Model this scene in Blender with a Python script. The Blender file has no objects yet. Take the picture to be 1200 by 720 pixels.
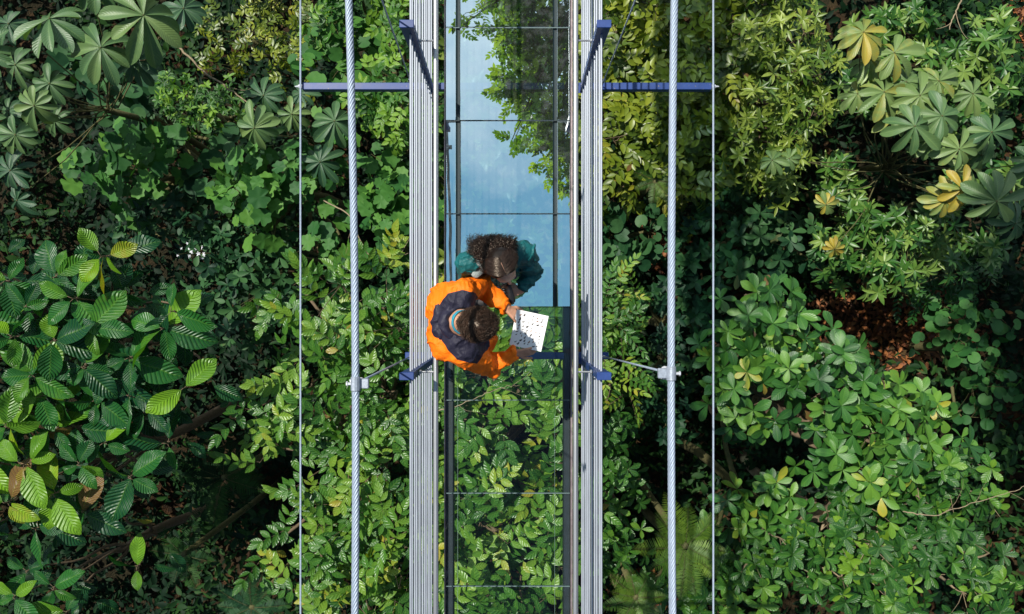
import bpy, math, random
import numpy as np
from mathutils import Vector
rng = np.random.default_rng(7); random.seed(7)
sc = bpy.context.scene
COL = sc.collection
CAM_H = 6.0; F = 900.0          # eye height above the deck (z = 0) and focal length in photo pixels

def W(px, py, z=0.0):
    d = (CAM_H - z) / F
    return np.array([(px-600)*d, (360-py)*d, z])
def nrm(a):
    a = np.asarray(a, float); return a/np.maximum(np.linalg.norm(a, axis=-1, keepdims=True), 1e-9)

# ---------------------------------------------------------------- tagging
def tag(o, label=None, cat=None, group=None, kind=None):
    if label: o['label'] = label
    if cat: o['category'] = cat
    if group: o['group'] = group
    if kind: o['kind'] = kind
    return o
def empty(name, loc):
    o = bpy.data.objects.new(name, None); COL.objects.link(o); o.location = loc
    o.empty_display_size = .1
    return o
def attach(o, parent):
    if parent is not None:
        o.parent = parent
        o.matrix_parent_inverse = parent_world(parent).inverted()
    return o
def parent_world(p):
    from mathutils import Matrix
    m = Matrix.Translation(p.location)
    q = p.parent
    # every mesh is built in world coordinates, only the empties carry a location
    return m if p.type == 'EMPTY' else Matrix.Identity(4)

# ---------------------------------------------------------------- mesh from arrays
def mesh_obj(name, V, Fq, mat, parent=None, smooth=True, attrs=None):
    V = np.ascontiguousarray(V, dtype=np.float32); Fq = np.ascontiguousarray(Fq, dtype=np.int32)
    me = bpy.data.meshes.new(name)
    n = len(Fq); k = Fq.shape[1]
    me.vertices.add(len(V)); me.vertices.foreach_set('co', V.ravel())
    me.loops.add(n*k); me.loops.foreach_set('vertex_index', Fq.ravel())
    me.polygons.add(n); me.polygons.foreach_set('loop_start', np.arange(0, n*k, k, dtype=np.int32))
    try: me.polygons.foreach_set('loop_total', np.full(n, k, dtype=np.int32))
    except Exception: pass
    me.polygons.foreach_set('use_smooth', np.full(n, smooth, dtype=bool))
    if attrs:
        for an, arr in attrs.items():
            arr = np.asarray(arr, dtype=np.float32)
            if arr.ndim == 1:
                a = me.attributes.new(an, 'FLOAT', 'POINT'); a.data.foreach_set('value', arr)
            else:
                a = me.attributes.new(an, 'FLOAT_VECTOR', 'POINT'); a.data.foreach_set('vector', arr.ravel())
    me.update(calc_edges=True); me.validate(clean_customdata=False)
    for m in (mat if isinstance(mat, (list, tuple)) else [mat]): me.materials.append(m)
    o = bpy.data.objects.new(name, me); COL.objects.link(o)
    return attach(o, parent)

class MB:
    """collects quads in world coordinates"""
    def __init__(s): s.V = []; s.F = []; s.n = 0
    def add(s, V, Fq):
        V = np.asarray(V, float); Fq = np.asarray(Fq, int)
        s.V.append(V); s.F.append(Fq + s.n); s.n += len(V); return s
    def box(s, lo, hi, bev=0.0):
        lo = np.array(lo, float); hi = np.array(hi, float)
        if bev <= 0:
            v = [[(lo, hi)[i & 1][0], (lo, hi)[(i >> 1) & 1][1], (lo, hi)[(i >> 2) & 1][2]] for i in range(8)]
            return s.add(v, [[0,2,3,1],[4,5,7,6],[0,1,5,4],[2,6,7,3],[0,4,6,2],[1,3,7,5]])
        # bevelled box: octagonal profile in x/y swept through inset caps
        def ring(z, ins):
            x0, y0 = lo[:2]+ins; x1, y1 = hi[:2]-ins; b = bev
            return [[x0+b,y0,z],[x1-b,y0,z],[x1,y0+b,z],[x1,y1-b,z],[x1-b,y1,z],[x0+b,y1,z],[x0,y1-b,z],[x0,y0+b,z]]
        V = ring(lo[2], bev)+ring(lo[2]+bev, 0)+ring(hi[2]-bev, 0)+ring(hi[2], bev)
        Fq = [[r*8+k, r*8+(k+1)%8, (r+1)*8+(k+1)%8, (r+1)*8+k] for r in range(3) for k in range(8)]
        for o, f in ((0, 1), (24, 0)):
            q = [[o+0,o+1,o+2,o+3],[o+0,o+3,o+4,o+7],[o+7,o+4,o+5,o+6]]
            Fq += [list(reversed(c)) for c in q] if f else q
        return s.add(V, Fq)
    def tube(s, P, r, sides=8, caps=True, up=None):
        P = np.asarray(P, float); n = len(P)
        r = np.broadcast_to(np.asarray(r, float), (n,))
        T = nrm(np.gradient(P, axis=0))
        u = np.array([0, 0, 1.]) if up is None else np.asarray(up, float)
        if abs(T[0] @ u) > .9: u = np.array([1., 0, 0])
        A = nrm(np.cross(T, u)); B = np.cross(T, A)
        a = np.arange(sides)*2*np.pi/sides
        V = P[:, None] + r[:, None, None]*(np.cos(a)[None, :, None]*A[:, None]+np.sin(a)[None, :, None]*B[:, None])
        V = V.reshape(-1, 3)
        i = np.arange(n-1)[:, None]*sides; k = np.arange(sides)[None]; k2 = (k+1) % sides
        Fq = np.stack([i+k, i+sides+k, i+sides+k2, i+k2], -1).reshape(-1, 4)
        s.add(V, Fq)
        if caps and sides % 2 == 0:
            for e, rev in ((0, 0), ((n-1)*sides, 1)):
                q = [[e, e+j, e+j+1, e+j+2] for j in range(1, sides-2, 2)]
                q = [[e+0, e+j, e+j+1, e+(j+2) % sides] for j in range(1, sides-1, 2)]
                q = [c for c in q if len(set(c)) == 4]
                if sides == 4: q = [[e, e+1, e+2, e+3]]
                s.F.append(np.array([c[::-1] if rev else c for c in q]) + (s.n-len(V)))
        return s
    def build(s, name, mat, parent=None, smooth=False, attrs=None):
        return mesh_obj(name, np.concatenate(s.V), np.concatenate(s.F), mat, parent, smooth, attrs)

# ---------------------------------------------------------------- materials
def newmat(name):
    m = bpy.data.materials.new(name); m.use_nodes = True
    nt = m.node_tree; nt.nodes.clear()
    out = nt.nodes.new('ShaderNodeOutputMaterial')
    return m, nt, out
def N(nt, t, ins=None, **kw):
    n = nt.nodes.new(t)
    for k, v in kw.items(): setattr(n, k, v)
    for k, v in (ins or {}).items():
        if hasattr(v, 'is_output') or isinstance(v, bpy.types.NodeSocket): nt.links.new(v, n.inputs[k])
        else: n.inputs[k].default_value = v
    return n
def c4(c): return (c[0], c[1], c[2], 1.0)
def ramp(nt, fac, stops):
    r = nt.nodes.new('ShaderNodeValToRGB'); e = r.color_ramp.elements
    while len(e) < len(stops): e.new(.5)
    for i, (p, c) in enumerate(stops): e[i].position = p; e[i].color = c4(c)
    nt.links.new(fac, r.inputs[0]); return r.outputs[0]
def simple(name, col, rough=.5, metal=0., noise=.15, scale=30., bump=0., spec=.5, streak=None):
    m, nt, out = newmat(name)
    tc = N(nt, 'ShaderNodeTexCoord')
    vec = tc.outputs['Object']
    if streak: vec = N(nt, 'ShaderNodeMapping', {'Vector': vec, 'Scale': streak}).outputs[0]
    nz = N(nt, 'ShaderNodeTexNoise', {'Vector': vec, 'Scale': scale, 'Detail': 5., 'Roughness': .65})
    lo = tuple(x*(1-noise) for x in col); hi = tuple(min(1, x*(1+noise)) for x in col)
    c = ramp(nt, nz.outputs[0], [(.3, lo), (.7, hi)])
    rr = N(nt, 'ShaderNodeMapRange', {'Value': nz.outputs[0], 'To Min': max(.02, rough-.12), 'To Max': min(1, rough+.12)})
    p = N(nt, 'ShaderNodeBsdfPrincipled', {'Base Color': c, 'Roughness': rr.outputs[0], 'Metallic': metal, 'Specular IOR Level': spec})
    if bump:
        b = N(nt, 'ShaderNodeBump', {'Height': nz.outputs[0], 'Strength': bump, 'Distance': .01})
        nt.links.new(b.outputs[0], p.inputs['Normal'])
    nt.links.new(p.outputs[0], out.inputs[0]); return m
SKY=.05; SUNS=5.0; EXPO=0.33; SKY_LIFT=(4.6,10.2,14.8,1)
# ---------------------------------------------------------------- foliage
def leaf_mat(name, dark, mid, light, dead=(.16, .09, .03), rough=.45, transl=.3, veins=0., vn=9, spec=.5, yellow=None, bumpd=.02, vein_mix=.5):
    """per-leaf pigment from the 'tint' attribute (0 dark .. 1 light, >1.2 dead); 'luv' = along, across the blade"""
    m, nt, out = newmat(name)
    at = N(nt, 'ShaderNodeAttribute', attribute_name='tint')
    uv = N(nt, 'ShaderNodeAttribute', attribute_name='luv')
    geo = N(nt, 'ShaderNodeNewGeometry')
    nz = N(nt, 'ShaderNodeTexNoise', {'Vector': geo.outputs['Position'], 'Scale': 14., 'Detail': 4.})
    f = N(nt, 'ShaderNodeMath', {0: nz.outputs[0], 1: .3}, operation='MULTIPLY')
    f2 = N(nt, 'ShaderNodeMath', {0: f.outputs[0], 1: at.outputs['Fac']}, operation='ADD')
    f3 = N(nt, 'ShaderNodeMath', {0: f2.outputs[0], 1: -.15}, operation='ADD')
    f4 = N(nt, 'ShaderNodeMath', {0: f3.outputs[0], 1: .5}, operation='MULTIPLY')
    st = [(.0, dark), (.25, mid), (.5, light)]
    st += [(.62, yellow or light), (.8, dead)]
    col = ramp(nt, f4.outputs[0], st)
    sx = N(nt, 'ShaderNodeSeparateXYZ', {0: uv.outputs['Vector']})
    ab = N(nt, 'ShaderNodeMath', {0: sx.outputs['Y']}, operation='ABSOLUTE')
    p = N(nt, 'ShaderNodeBsdfPrincipled', {'Roughness': rough, 'Specular IOR Level': spec})
    if veins:
        mr = N(nt, 'ShaderNodeMapRange', {'Value': ab.outputs[0], 'From Min': .03, 'From Max': .11, 'To Min': 1., 'To Max': 0.})
        # side veins run forward from the midrib
        q = N(nt, 'ShaderNodeMath', {0: ab.outputs[0], 1: -.22}, operation='MULTIPLY')
        q2 = N(nt, 'ShaderNodeMath', {0: sx.outputs['X'], 1: q.outputs[0]}, operation='ADD')
        q3 = N(nt, 'ShaderNodeMath', {0: q2.outputs[0], 1: vn*math.pi*2}, operation='MULTIPLY')
        sn = N(nt, 'ShaderNodeMath', {0: q3.outputs[0]}, operation='COSINE')
        sv = N(nt, 'ShaderNodeMapRange', {'Value': sn.outputs[0], 'From Min': .8, 'From Max': 1., 'To Min': 0., 'To Max': .55})
        mx = N(nt, 'ShaderNodeMath', {0: mr.outputs[0], 1: sv.outputs[0]}, operation='MAXIMUM')
        fm = N(nt, 'ShaderNodeMath', {0: mx.outputs[0], 1: vein_mix*veins}, operation='MULTIPLY')
        pale = tuple(min(1, a*1.9+.015) for a in light)
        mc = N(nt, 'ShaderNodeMix', {'Factor': fm.outputs[0], 'A': col, 'B': c4(pale)}, data_type='RGBA')
        # the Mix node has several A/B sockets: link the colour ones
        for l in list(nt.links):
            if l.to_node == mc: nt.links.remove(l)
        nt.links.new(fm.outputs[0], mc.inputs[0]); nt.links.new(col, mc.inputs[6]); mc.inputs[7].default_value = c4(pale)
        col = mc.outputs[2]
        h = N(nt, 'ShaderNodeMath', {0: sn.outputs[0], 1: -.5}, operation='MULTIPLY')
        b = N(nt, 'ShaderNodeBump', {'Height': h.outputs[0], 'Strength': .8*veins, 'Distance': bumpd})
        nt.links.new(b.outputs[0], p.inputs['Normal'])
    nt.links.new(col, p.inputs['Base Color'])
    tcol = N(nt, 'ShaderNodeMix', data_type='RGBA', blend_type='MULTIPLY')
    tcol.inputs[0].default_value = 1; nt.links.new(col, tcol.inputs[6]); tcol.inputs[7].default_value = (1.5, 1.6, .5, 1)
    tr = N(nt, 'ShaderNodeBsdfTranslucent', {'Color': tcol.outputs[2]})
    mix = N(nt, 'ShaderNodeMixShader', {0: transl, 1: p.outputs[0], 2: tr.outputs[0]})
    nt.links.new(mix.outputs[0], out.inputs[0])
    return m

def blade(nl=4, wid=.45, peak=.5, tip=1., cols=3, fold=.12, wave=0., pq=None):
    """leaf blade along +x, unit length; peak = where it is widest"""
    t = np.linspace(0, 1, nl+1); cs = np.linspace(-1, 1, cols)
    k = math.log(.5)/math.log(peak)
    w = np.sin(np.pi*np.power(np.clip(t, 0.0, 1), k))**(.85*tip)*wid*.5
    if pq:                       # rounded blade: t^p (1 - t^q)^r
        t = t**.9 if pq[0] >= 1 else t
        t = 1-(1-t)**1.35; g = lambda u: u**pq[0]*np.clip(1-u**pq[1], 0, 1)**pq[2]
        w = g(t)/g(np.linspace(0, 1, 200)).max()*wid*.5
    w[0] = .012; w[-1] = .010 if not pq else wid*.04
    V = []; U = []
    for i, ti in enumerate(t):
        for c in cs:
            V.append([ti, c*w[i], abs(c)*w[i]*fold*2 + wave*math.sin(ti*9+c*2)*w[i]]); U.append([ti, c, 0])
    Q = [[i*cols+j, (i+1)*cols+j, (i+1)*cols+j+1, i*cols+j+1] for i in range(nl) for j in range(cols-1)]
    return np.array(V), np.array(Q), np.array(U)
def roundleaf(lobes=0, depth=.12, n=20, notch=True):
    V = [[0, 0, 0]]; U = [[0, 0, 0]]
    rings = [.5, 1.]
    for r in rings:
        for i in range(n):
            a = 2*np.pi*i/n
            rr = r*.5*(1 + (depth*math.cos(lobes*a) if lobes and r == 1 else 0))
            if notch and i == n//2: rr *= .55
            V.append([rr*math.cos(a)+.45, rr*math.sin(a), .05*r*r + .02*math.sin(5*a)*r]); U.append([rr*math.cos(a)+.5, .3+abs(math.sin(2.5*a))*.7, 0])
    V[0] = [.45, 0, 0]; U[0] = [.5, .1, 0]
    Q = []
    for i in range(0, n, 2): Q.append([0, 1+i, 1+(i+1) % n, 1+(i+2) % n])
    for i in range(n): Q.append([1+i, 1+n+i, 1+n+(i+1) % n, 1+(i+1) % n])
    return np.array(V), np.array(Q), np.array(U)

class Fol:
    def __init__(s): s.V=[]; s.Q=[]; s.T=[]; s.U=[]; s.n=0
    def put(s, tpl, P, X, Z, L, tint, bend=.15, wsc=None, twist=.0):
        TV, TQ, TU = tpl
        P = np.atleast_2d(P); n = len(P)
        X = nrm(np.broadcast_to(X, (n, 3))); Z = np.broadcast_to(Z, (n, 3))
        Z = nrm(Z - (Z*X).sum(1, keepdims=True)*X); Y = np.cross(Z, X)
        L = np.broadcast_to(np.asarray(L, float), (n,)); b = np.broadcast_to(np.asarray(bend, float), (n,))
        ws = np.ones(n) if wsc is None else wsc
        v = np.broadcast_to(TV[None], (n,)+TV.shape).copy()
        v[:, :, 2] -= b[:, None]*v[:, :, 0]**2
        v[:, :, 1] *= ws[:, None]
        if twist: v[:, :, 2] += v[:, :, 1]*rng.normal(0, twist, n)[:, None]*(.3+v[:, :, 0])
        out = P[:, None] + L[:, None, None]*(v[:, :, 0:1]*X[:, None]+v[:, :, 1:2]*Y[:, None]+v[:, :, 2:3]*Z[:, None])
        m = TV.shape[0]
        s.V.append(out.reshape(-1, 3)); s.Q.append((TQ[None]+(np.arange(n)*m)[:, None, None]).reshape(-1, 4)+s.n)
        s.T.append(np.repeat(np.broadcast_to(np.asarray(tint, float), (n,)), m)); s.U.append(np.tile(TU, (n, 1))); s.n += n*m
        return s
    def build(s, name, mat, parent=None):
        return mesh_obj(name, np.concatenate(s.V), np.concatenate(s.Q), mat, parent, True,
                        {'tint': np.concatenate(s.T), 'luv': np.concatenate(s.U)})

def sticks(mb, A, B, ra, rb, sides=4, sag=0.):
    """many straight tapered twigs at once"""
    A = np.atleast_2d(A); B = np.atleast_2d(B); n = len(A)
    if n == 0: return
    ra = np.broadcast_to(ra, (n,)); rb = np.broadcast_to(rb, (n,))
    T = nrm(B-A); U = nrm(np.cross(T, np.array([.3, .2, .93]))); Vv = np.cross(T, U)
    a = np.arange(sides)*2*np.pi/sides
    ring = np.cos(a)[None, :, None]*U[:, None]+np.sin(a)[None, :, None]*Vv[:, None]
    M = (A+B)/2 + np.array([0, 0, 1.])*sag*np.linalg.norm(B-A, axis=1)[:, None]
    vs = np.concatenate([A[:, None]+ra[:, None, None]*ring, M[:, None]+((ra+rb)/2)[:, None, None]*ring, B[:, None]+rb[:, None, None]*ring], 1)
    base = (np.arange(n)*3*sides)[:, None, None]
    q = np.array([[r*sides+k, r*sides+(k+1) % sides, (r+1)*sides+(k+1) % sides, (r+1)*sides+k] for r in range(2) for k in range(sides)])
    mb.add(vs.reshape(-1, 3), (q[None]+base).reshape(-1, 4))
def limb(mb, A, B, ra, rb, seg=7, wob=.12, sides=6):
    A = np.asarray(A, float); B = np.asarray(B, float)
    t = np.linspace(0, 1, seg)[:, None]; d = np.linalg.norm(B-A)
    P = A+(B-A)*t
    off = rng.normal(0, 1, (3, 3))*wob*d
    for k in range(3): P = P + off[k]*np.sin(np.pi*(k+1)*t)/(k+1)**1.5*.5
    mb.tube(P, np.linspace(ra, rb, seg), sides)
    return P

UP = np.array([0, 0, 1.])
def dome(px, py, R, z, H, n, depth):
    """tips through an uneven domed clump; returns points, outward axes"""
    c = W(px, py, z); Rm = R*(CAM_H-z)/F
    a = rng.uniform(0, 2*np.pi, n); u = np.sqrt(rng.uniform(0, 1, n))
    ph = rng.uniform(0, 6.28, 3)
    edge = 1+.16*np.sin(3*a+ph[0])+.12*np.sin(5*a+ph[1])+.1*np.sin(9*a+ph[2])
    r = u*edge
    x = Rm*r*np.cos(a); y = Rm*r*np.sin(a)
    zz = H*(1-np.minimum(r, 1.2)**2)-H + rng.uniform(-1, .12, n)**3*depth*0 - rng.uniform(0, 1, n)**1.6*depth
    P = c + np.stack([x, y, zz], 1)
    ax = nrm(np.stack([np.cos(a)*u*.75, np.sin(a)*u*.75, np.ones(n)], 1)+rng.normal(0, .22, (n, 3)))
    return P, ax
def frame(ax):
    U = nrm(np.cross(ax, np.array([.13, .97, .2]))); return U, np.cross(ax, U)

def k_whorl(f, tw, P, ax, Lm, tpl, nleaf=(5, 7), el=(5, 40), tint=(0, 1), dead=0., bend=.15, **kw):
    U, Vv = frame(ax); n = len(P); base = rng.uniform(0, 6.28, n); cnt = rng.integers(nleaf[0], nleaf[1]+1, n)
    tt = rng.uniform(tint[0], tint[1], n)
    for k in range(nleaf[1]):
        m = cnt > k
        if not m.any(): continue
        a = base+2*np.pi*k/cnt+rng.normal(0, .16, n)
        e = np.radians(rng.uniform(el[0], el[1], n))
        d = np.cos(e)[:, None]*(np.cos(a)[:, None]*U+np.sin(a)[:, None]*Vv)+np.sin(e)[:, None]*ax
        Z = np.cos(e)[:, None]*ax-np.sin(e)[:, None]*(np.cos(a)[:, None]*U+np.sin(a)[:, None]*Vv)+rng.normal(0, .16, (n, 3))
        L = Lm*rng.uniform(.62, 1.12, n)
        t = tt+rng.normal(0, .13, n)
        if dead: t = np.where(rng.random(n) < dead, rng.uniform(1.2, 1.8, n), t)
        f.put(tpl, (P+d*.03*L[:, None])[m], d[m], Z[m], L[m], t[m], bend=rng.uniform(bend*.3, bend*2, n)[m], wsc=rng.uniform(.85, 1.15, n)[m], twist=.15)
def k_spray(f, tw, P, ax, Lm, tpl, npair=(3, 5), tint=(0, 1), dead=0., outdir=None, ang=58, **kw):
    n = len(P); a = rng.uniform(0, 6.28, n)
    U, Vv = frame(ax)
    d0 = np.cos(a)[:, None]*U+np.sin(a)[:, None]*Vv
    if outdir is not None: d0 = nrm(d0*.7+outdir)
    d0 = nrm(d0+ax*rng.uniform(-.25, .35, n)[:, None])
    Z0 = nrm(ax+rng.normal(0, .15, (n, 3))); Z0 = nrm(Z0-(Z0*d0).sum(1, keepdims=True)*d0); S = np.cross(Z0, d0)
    cnt = rng.integers(npair[0], npair[1]+1, n); tt = rng.uniform(tint[0], tint[1], n)
    step = Lm*.5
    for k in range(npair[1]):
        m = cnt > k
        o = P+d0*(step*(k+.6))-Z0*(step*.06*(k+.5)**2)
        for sgn in (-1, 1):
            an = np.radians(ang+rng.normal(0, 7, n)-k*5)
            d = np.cos(an)[:, None]*d0+sgn*np.sin(an)[:, None]*S+Z0*rng.normal(.05, .12, n)[:, None]
            L = Lm*rng.uniform(.75, 1.1, n)*(1-.06*k)
            t = tt+rng.normal(0, .1, n)+.04*k
            if dead: t = np.where(rng.random(n) < dead, rng.uniform(1.2, 1.7, n), t)
            f.put(tpl, (o+sgn*S*.0)[m], d[m], (Z0+sgn*S*.15+rng.normal(0, .1, (n, 3)))[m], L[m], t[m], bend=rng.uniform(0, .25, n)[m], twist=.1)
    e = P+d0*(step*(cnt[:, None]-.1))-Z0*(step*.06*(cnt[:, None])**2)
    f.put(tpl, e, d0-Z0*.2, Z0, Lm*rng.uniform(.8, 1.1, n), tt+.1, bend=.15)
    sticks(tw, P-Z0*.02, e, .0035, .002, 3, .03)
def k_palm(f, tw, P, ax, Rm, tpl, nleaf=(9, 11), tint=(0, 1), el=(-24, 8), bend=.4, **kw):
    Rm = np.broadcast_to(Rm, (len(P),))
    U, Vv = frame(ax); n = len(P); base = rng.uniform(0, 6.28, n); cnt = rng.integers(nleaf[0], nleaf[1]+1, n)
    tt = np.broadcast_to(kw['tints'], (n,)) if 'tints' in kw else rng.uniform(tint[0], tint[1], n)
    for k in range(nleaf[1]):
        m = cnt > k
        if not m.any(): continue
        a = base+2*np.pi*k/cnt+rng.normal(0, .05, n)
        e = np.radians(rng.uniform(el[0], el[1], n))
        h = np.cos(a)[:, None]*U+np.sin(a)[:, None]*Vv
        d = np.cos(e)[:, None]*h+np.sin(e)[:, None]*ax
        Z = np.cos(e)[:, None]*ax-np.sin(e)[:, None]*h+rng.normal(0, .1, (n, 3))
        sz = Rm*rng.uniform(.82, 1.08, n)*(.9+.1*np.cos(a-base))
        f.put(tpl, P[m], d[m], Z[m], sz[m], (tt+rng.normal(0, .1, n))[m], bend=rng.uniform(bend*.5, bend*1.3, n)[m], wsc=rng.uniform(.85, 1.1, n)[m], twist=.12)
def k_single(f, tw, P, ax, Lm, tpl, tint=(0, 1), dead=0., tilt=.35, bend=.12, **kw):
    n = len(P); a = rng.uniform(0, 6.28, n); h = np.stack([np.cos(a), np.sin(a), rng.normal(0, .25, n)], 1)
    t = rng.uniform(tint[0], tint[1], n)
    if dead: t = np.where(rng.random(n) < dead, rng.uniform(1.2, 1.8, n), t)
    f.put(tpl, P, h, ax+rng.normal(0, tilt, (n, 3)), Lm*rng.uniform(.6, 1.2, n), t, bend=bend, twist=.12)
def k_fern(f, tw, P, D, Lm, tpl, npin=26, tint=(0, 1), arch=.35, **kw):
    for p, d in zip(P, D):
        d = nrm(d); Z = nrm(UP-(UP@d)*d); S = np.cross(Z, d); L = Lm*rng.uniform(.75, 1.15); t0 = rng.uniform(*tint)
        u = np.linspace(.08, 1, npin*2)
        o = p+L*(u[:, None]*d-arch*(u**2)[:, None]*UP)
        for sgn in (-1, 1):
            w = L*.21*np.sin(np.pi*np.clip(u*.85+.15, 0, 1))**.9+.006
            dd = d*.35+sgn*S+rng.normal(0, .05, (len(u), 3))-UP*.1
            f.put(tpl, o, dd, Z+rng.normal(0, .1, (len(u), 3)), w, t0+rng.normal(0, .06, len(u)), bend=.1)
        tw.tube(o[::3], np.linspace(.004, .0012, len(o[::3])), 4)

def ground_z(x, y):
    x = np.asarray(x, float); y = np.asarray(y, float)
    return (-12.6 + 2.7/(1+np.exp(-(x-5.6)*1.1)) + .35*np.sin(x*.7+1)*np.cos(y*.6) + .22*np.sin(x*1.7+y*1.3) + .12*np.sin(3.1*x-2.3*y)
            + .02*np.maximum(0, np.hypot(x, y)-14))

def plant(name, label, cat, group, z, clumps, kind, tpl, Lpx, mat, bark, dens=1., H=.5, depth=.9, trunk=None,
          twigs=.25, r0=.09, part='crown', **kw):
    """trunk + limbs + crown. clumps: (px, py, Rpx, dz) in photo pixels at height z+dz"""
    cl = np.array(clumps, float)
    wt = cl[:, 2]**2; cen = np.array([W(c[0], c[1], z+c[3]) for c in cl])
    mid = (cen*wt[:, None]).sum(0)/wt.sum()
    b = mid.copy() if trunk is None else W(trunk[0], trunk[1], z)
    bx, by = b[0]*1.0, b[1]*1.0
    base = np.array([bx, by, float(ground_z(bx, by))])
    root = empty(name, base-np.array([0, 0, .0])); tag(root, label, cat, group)
    tw = MB(); f = Fol()
    top = np.array([mid[0]*.5+bx*.5, mid[1]*.5+by*.5, mid[2]-H-depth*.9-.25*np.sqrt(wt.max())*(CAM_H-z)/F])
    top[2] = max(top[2], base[2]+.3)
    tr = limb(tw, base-UP*.25, top, r0*1.3, r0*.75, 8, .05, 8)
    for c, p in zip(cl, cen):
        zc = z+c[3]; pxm = (CAM_H-zc)/F; Lm = Lpx*pxm; area = math.pi*c[2]**2
        n = max(3, int(dens*area/(Lpx**2)*1.9))
        P, ax = dome(c[0], c[1], c[2], zc, H*min(1, c[2]/40), n, depth)
        P = P[P[:, 2] > ground_z(P[:, 0], P[:, 1])+.1] if len(P) else P
        ax = ax[:len(P)]
        if len(P) == 0: continue
        out = nrm(np.concatenate([(P-p)[:, :2], np.zeros((len(P), 1))], 1))
        hub = p-np.array([0, 0, H+depth*.45])
        kind(f, tw, P, ax, Lm, tpl, outdir=out if kw.get('radial') else None, **{k: v for k, v in kw.items() if k != 'radial'})
        s = tr[-1] if rng.random() < .6 else tr[-2]
        L = limb(tw, s, hub, r0*.6, r0*.25, 8, .10)
        m = rng.random(len(P)) < twigs
        if m.any():
            hb = hub+rng.normal(0, .1, (m.sum(), 3))*np.array([c[2]*pxm*2.2, c[2]*pxm*2.2, .5])*1.0
            # second-order boughs then twigs
            nb = max(2, min(9, int(m.sum()/6)+1)); bt = P[rng.choice(len(P), nb)]*.75+hub*.25-UP*.12
            for q in bt: limb(tw, hub, q, r0*.25, r0*.09, 6, .14, 5)
            idx = np.argmin(((P[m][:, None]-bt[None])**2).sum(2), 1)
            sticks(tw, bt[idx], P[m], r0*.08, .003, 4, .06)
    f.build(part, mat, root); tw.build('trunk' if cat == 'tree' else 'stem', bark, root, smooth=True)
    return root
# ---------------------------------------------------------------- bridge materials
def glass_mat(name, refl, tint, glcol, rough=0.0, haze=0.0):
    m, nt, out = newmat(name)
    geo = N(nt, 'ShaderNodeNewGeometry')
    nz = N(nt, 'ShaderNodeTexNoise', {'Vector': geo.outputs['Position'], 'Scale': 9., 'Detail': 7., 'Roughness': .7})
    nz2 = N(nt, 'ShaderNodeTexNoise', {'Vector': geo.outputs['Position'], 'Scale': 1.7, 'Detail': 2.})
    fr = N(nt, 'ShaderNodeFresnel', {'IOR': 1.5})
    tr = N(nt, 'ShaderNodeBsdfTransparent', {'Color': c4(tint)})
    gl = N(nt, 'ShaderNodeBsdfGlossy', {'Color': c4(glcol), 'Roughness': rough})
    bp = N(nt, 'ShaderNodeBump', {'Height': nz2.outputs[0], 'Strength': .05, 'Distance': .02})
    nt.links.new(bp.outputs[0], gl.inputs['Normal'])
    ad = N(nt, 'ShaderNodeMath', {0: fr.outputs[0], 1: refl}, operation='ADD')
    # coating turned off on the underside (back faces): light only enters from above here
    fb = N(nt, 'ShaderNodeMath', {0: 1., 1: geo.outputs['Backfacing']}, operation='SUBTRACT')
    ff = N(nt, 'ShaderNodeMath', {0: ad.outputs[0], 1: fb.outputs[0]}, operation='MULTIPLY', use_clamp=True)
    mx = N(nt, 'ShaderNodeMixShader', {0: ff.outputs[0], 1: tr.outputs[0], 2: gl.outputs[0]})
    # dust and water marks
    df = N(nt, 'ShaderNodeBsdfDiffuse', {'Color': (.55, .6, .6, 1)})
    dm = N(nt, 'ShaderNodeMapRange', {'Value': nz.outputs[0], 'From Min': .5, 'From Max': .8, 'To Min': haze*.25, 'To Max': haze*2.2})
    dmf = N(nt, 'ShaderNodeMath', {0: dm.outputs[0], 1: fb.outputs[0]}, operation='MULTIPLY')
    m2 = N(nt, 'ShaderNodeMixShader', {0: dmf.outputs[0], 1: mx.outputs[0], 2: df.outputs[0]})
    nt.links.new(m2.outputs[0], out.inputs[0]); return m

M_steel = simple('brushed_steel', (.46, .47, .48), .36, .8, .1, 60, streak=(1, .03, 1))
M_wire = simple('railing_wire_steel', (.33, .36, .41), .5, .3, .12, 40, streak=(1, .1, 1))
M_galv = simple('galvanised_strand', (.30, .36, .45), .5, .25, .14, 60)
def paint_mat():
    m, nt, out = newmat('blue_painted_steel'); geo = N(nt, 'ShaderNodeNewGeometry')
    a = N(nt, 'ShaderNodeTexNoise', {'Vector': geo.outputs['Position'], 'Scale': 7., 'Detail': 6., 'Roughness': .7})
    b = N(nt, 'ShaderNodeTexNoise', {'Vector': geo.outputs['Position'], 'Scale': 55., 'Detail': 4.})
    c = ramp(nt, a.outputs[0], [(.3, (.007, .030, .13)), (.6, (.010, .042, .19)), (.8, (.02, .06, .20))])
    ch = ramp(nt, b.outputs[0], [(.0, (0, 0, 0)), (.69, (0, 0, 0)), (.71, (1, 1, 1))])
    mx = N(nt, 'ShaderNodeMix', data_type='RGBA'); nt.links.new(ch, mx.inputs[0]); nt.links.new(c, mx.inputs[6]); mx.inputs[7].default_value = (.16, .13, .10, 1)
    r = N(nt, 'ShaderNodeMapRange', {'Value': a.outputs[0], 'To Min': .35, 'To Max': .6})
    p = N(nt, 'ShaderNodeBsdfPrincipled', {'Base Color': mx.outputs[2], 'Roughness': r.outputs[0]})
    nt.links.new(p.outputs[0], out.inputs[0]); return m
M_blue = paint_mat()
M_frame = simple('dark_side_beam', (.008, .014, .022), .6, .0, .3, 12)
M_trim = simple('bronze_edge_trim', (.30, .24, .24), .4, .6, .2, 20)
M_seal = simple('grey_sealant', (.10, .15, .15), .6, 0, .2, 40)
M_rub = simple('dark_rubber', (.012, .025, .03), .7, 0, .3, 40)
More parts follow.
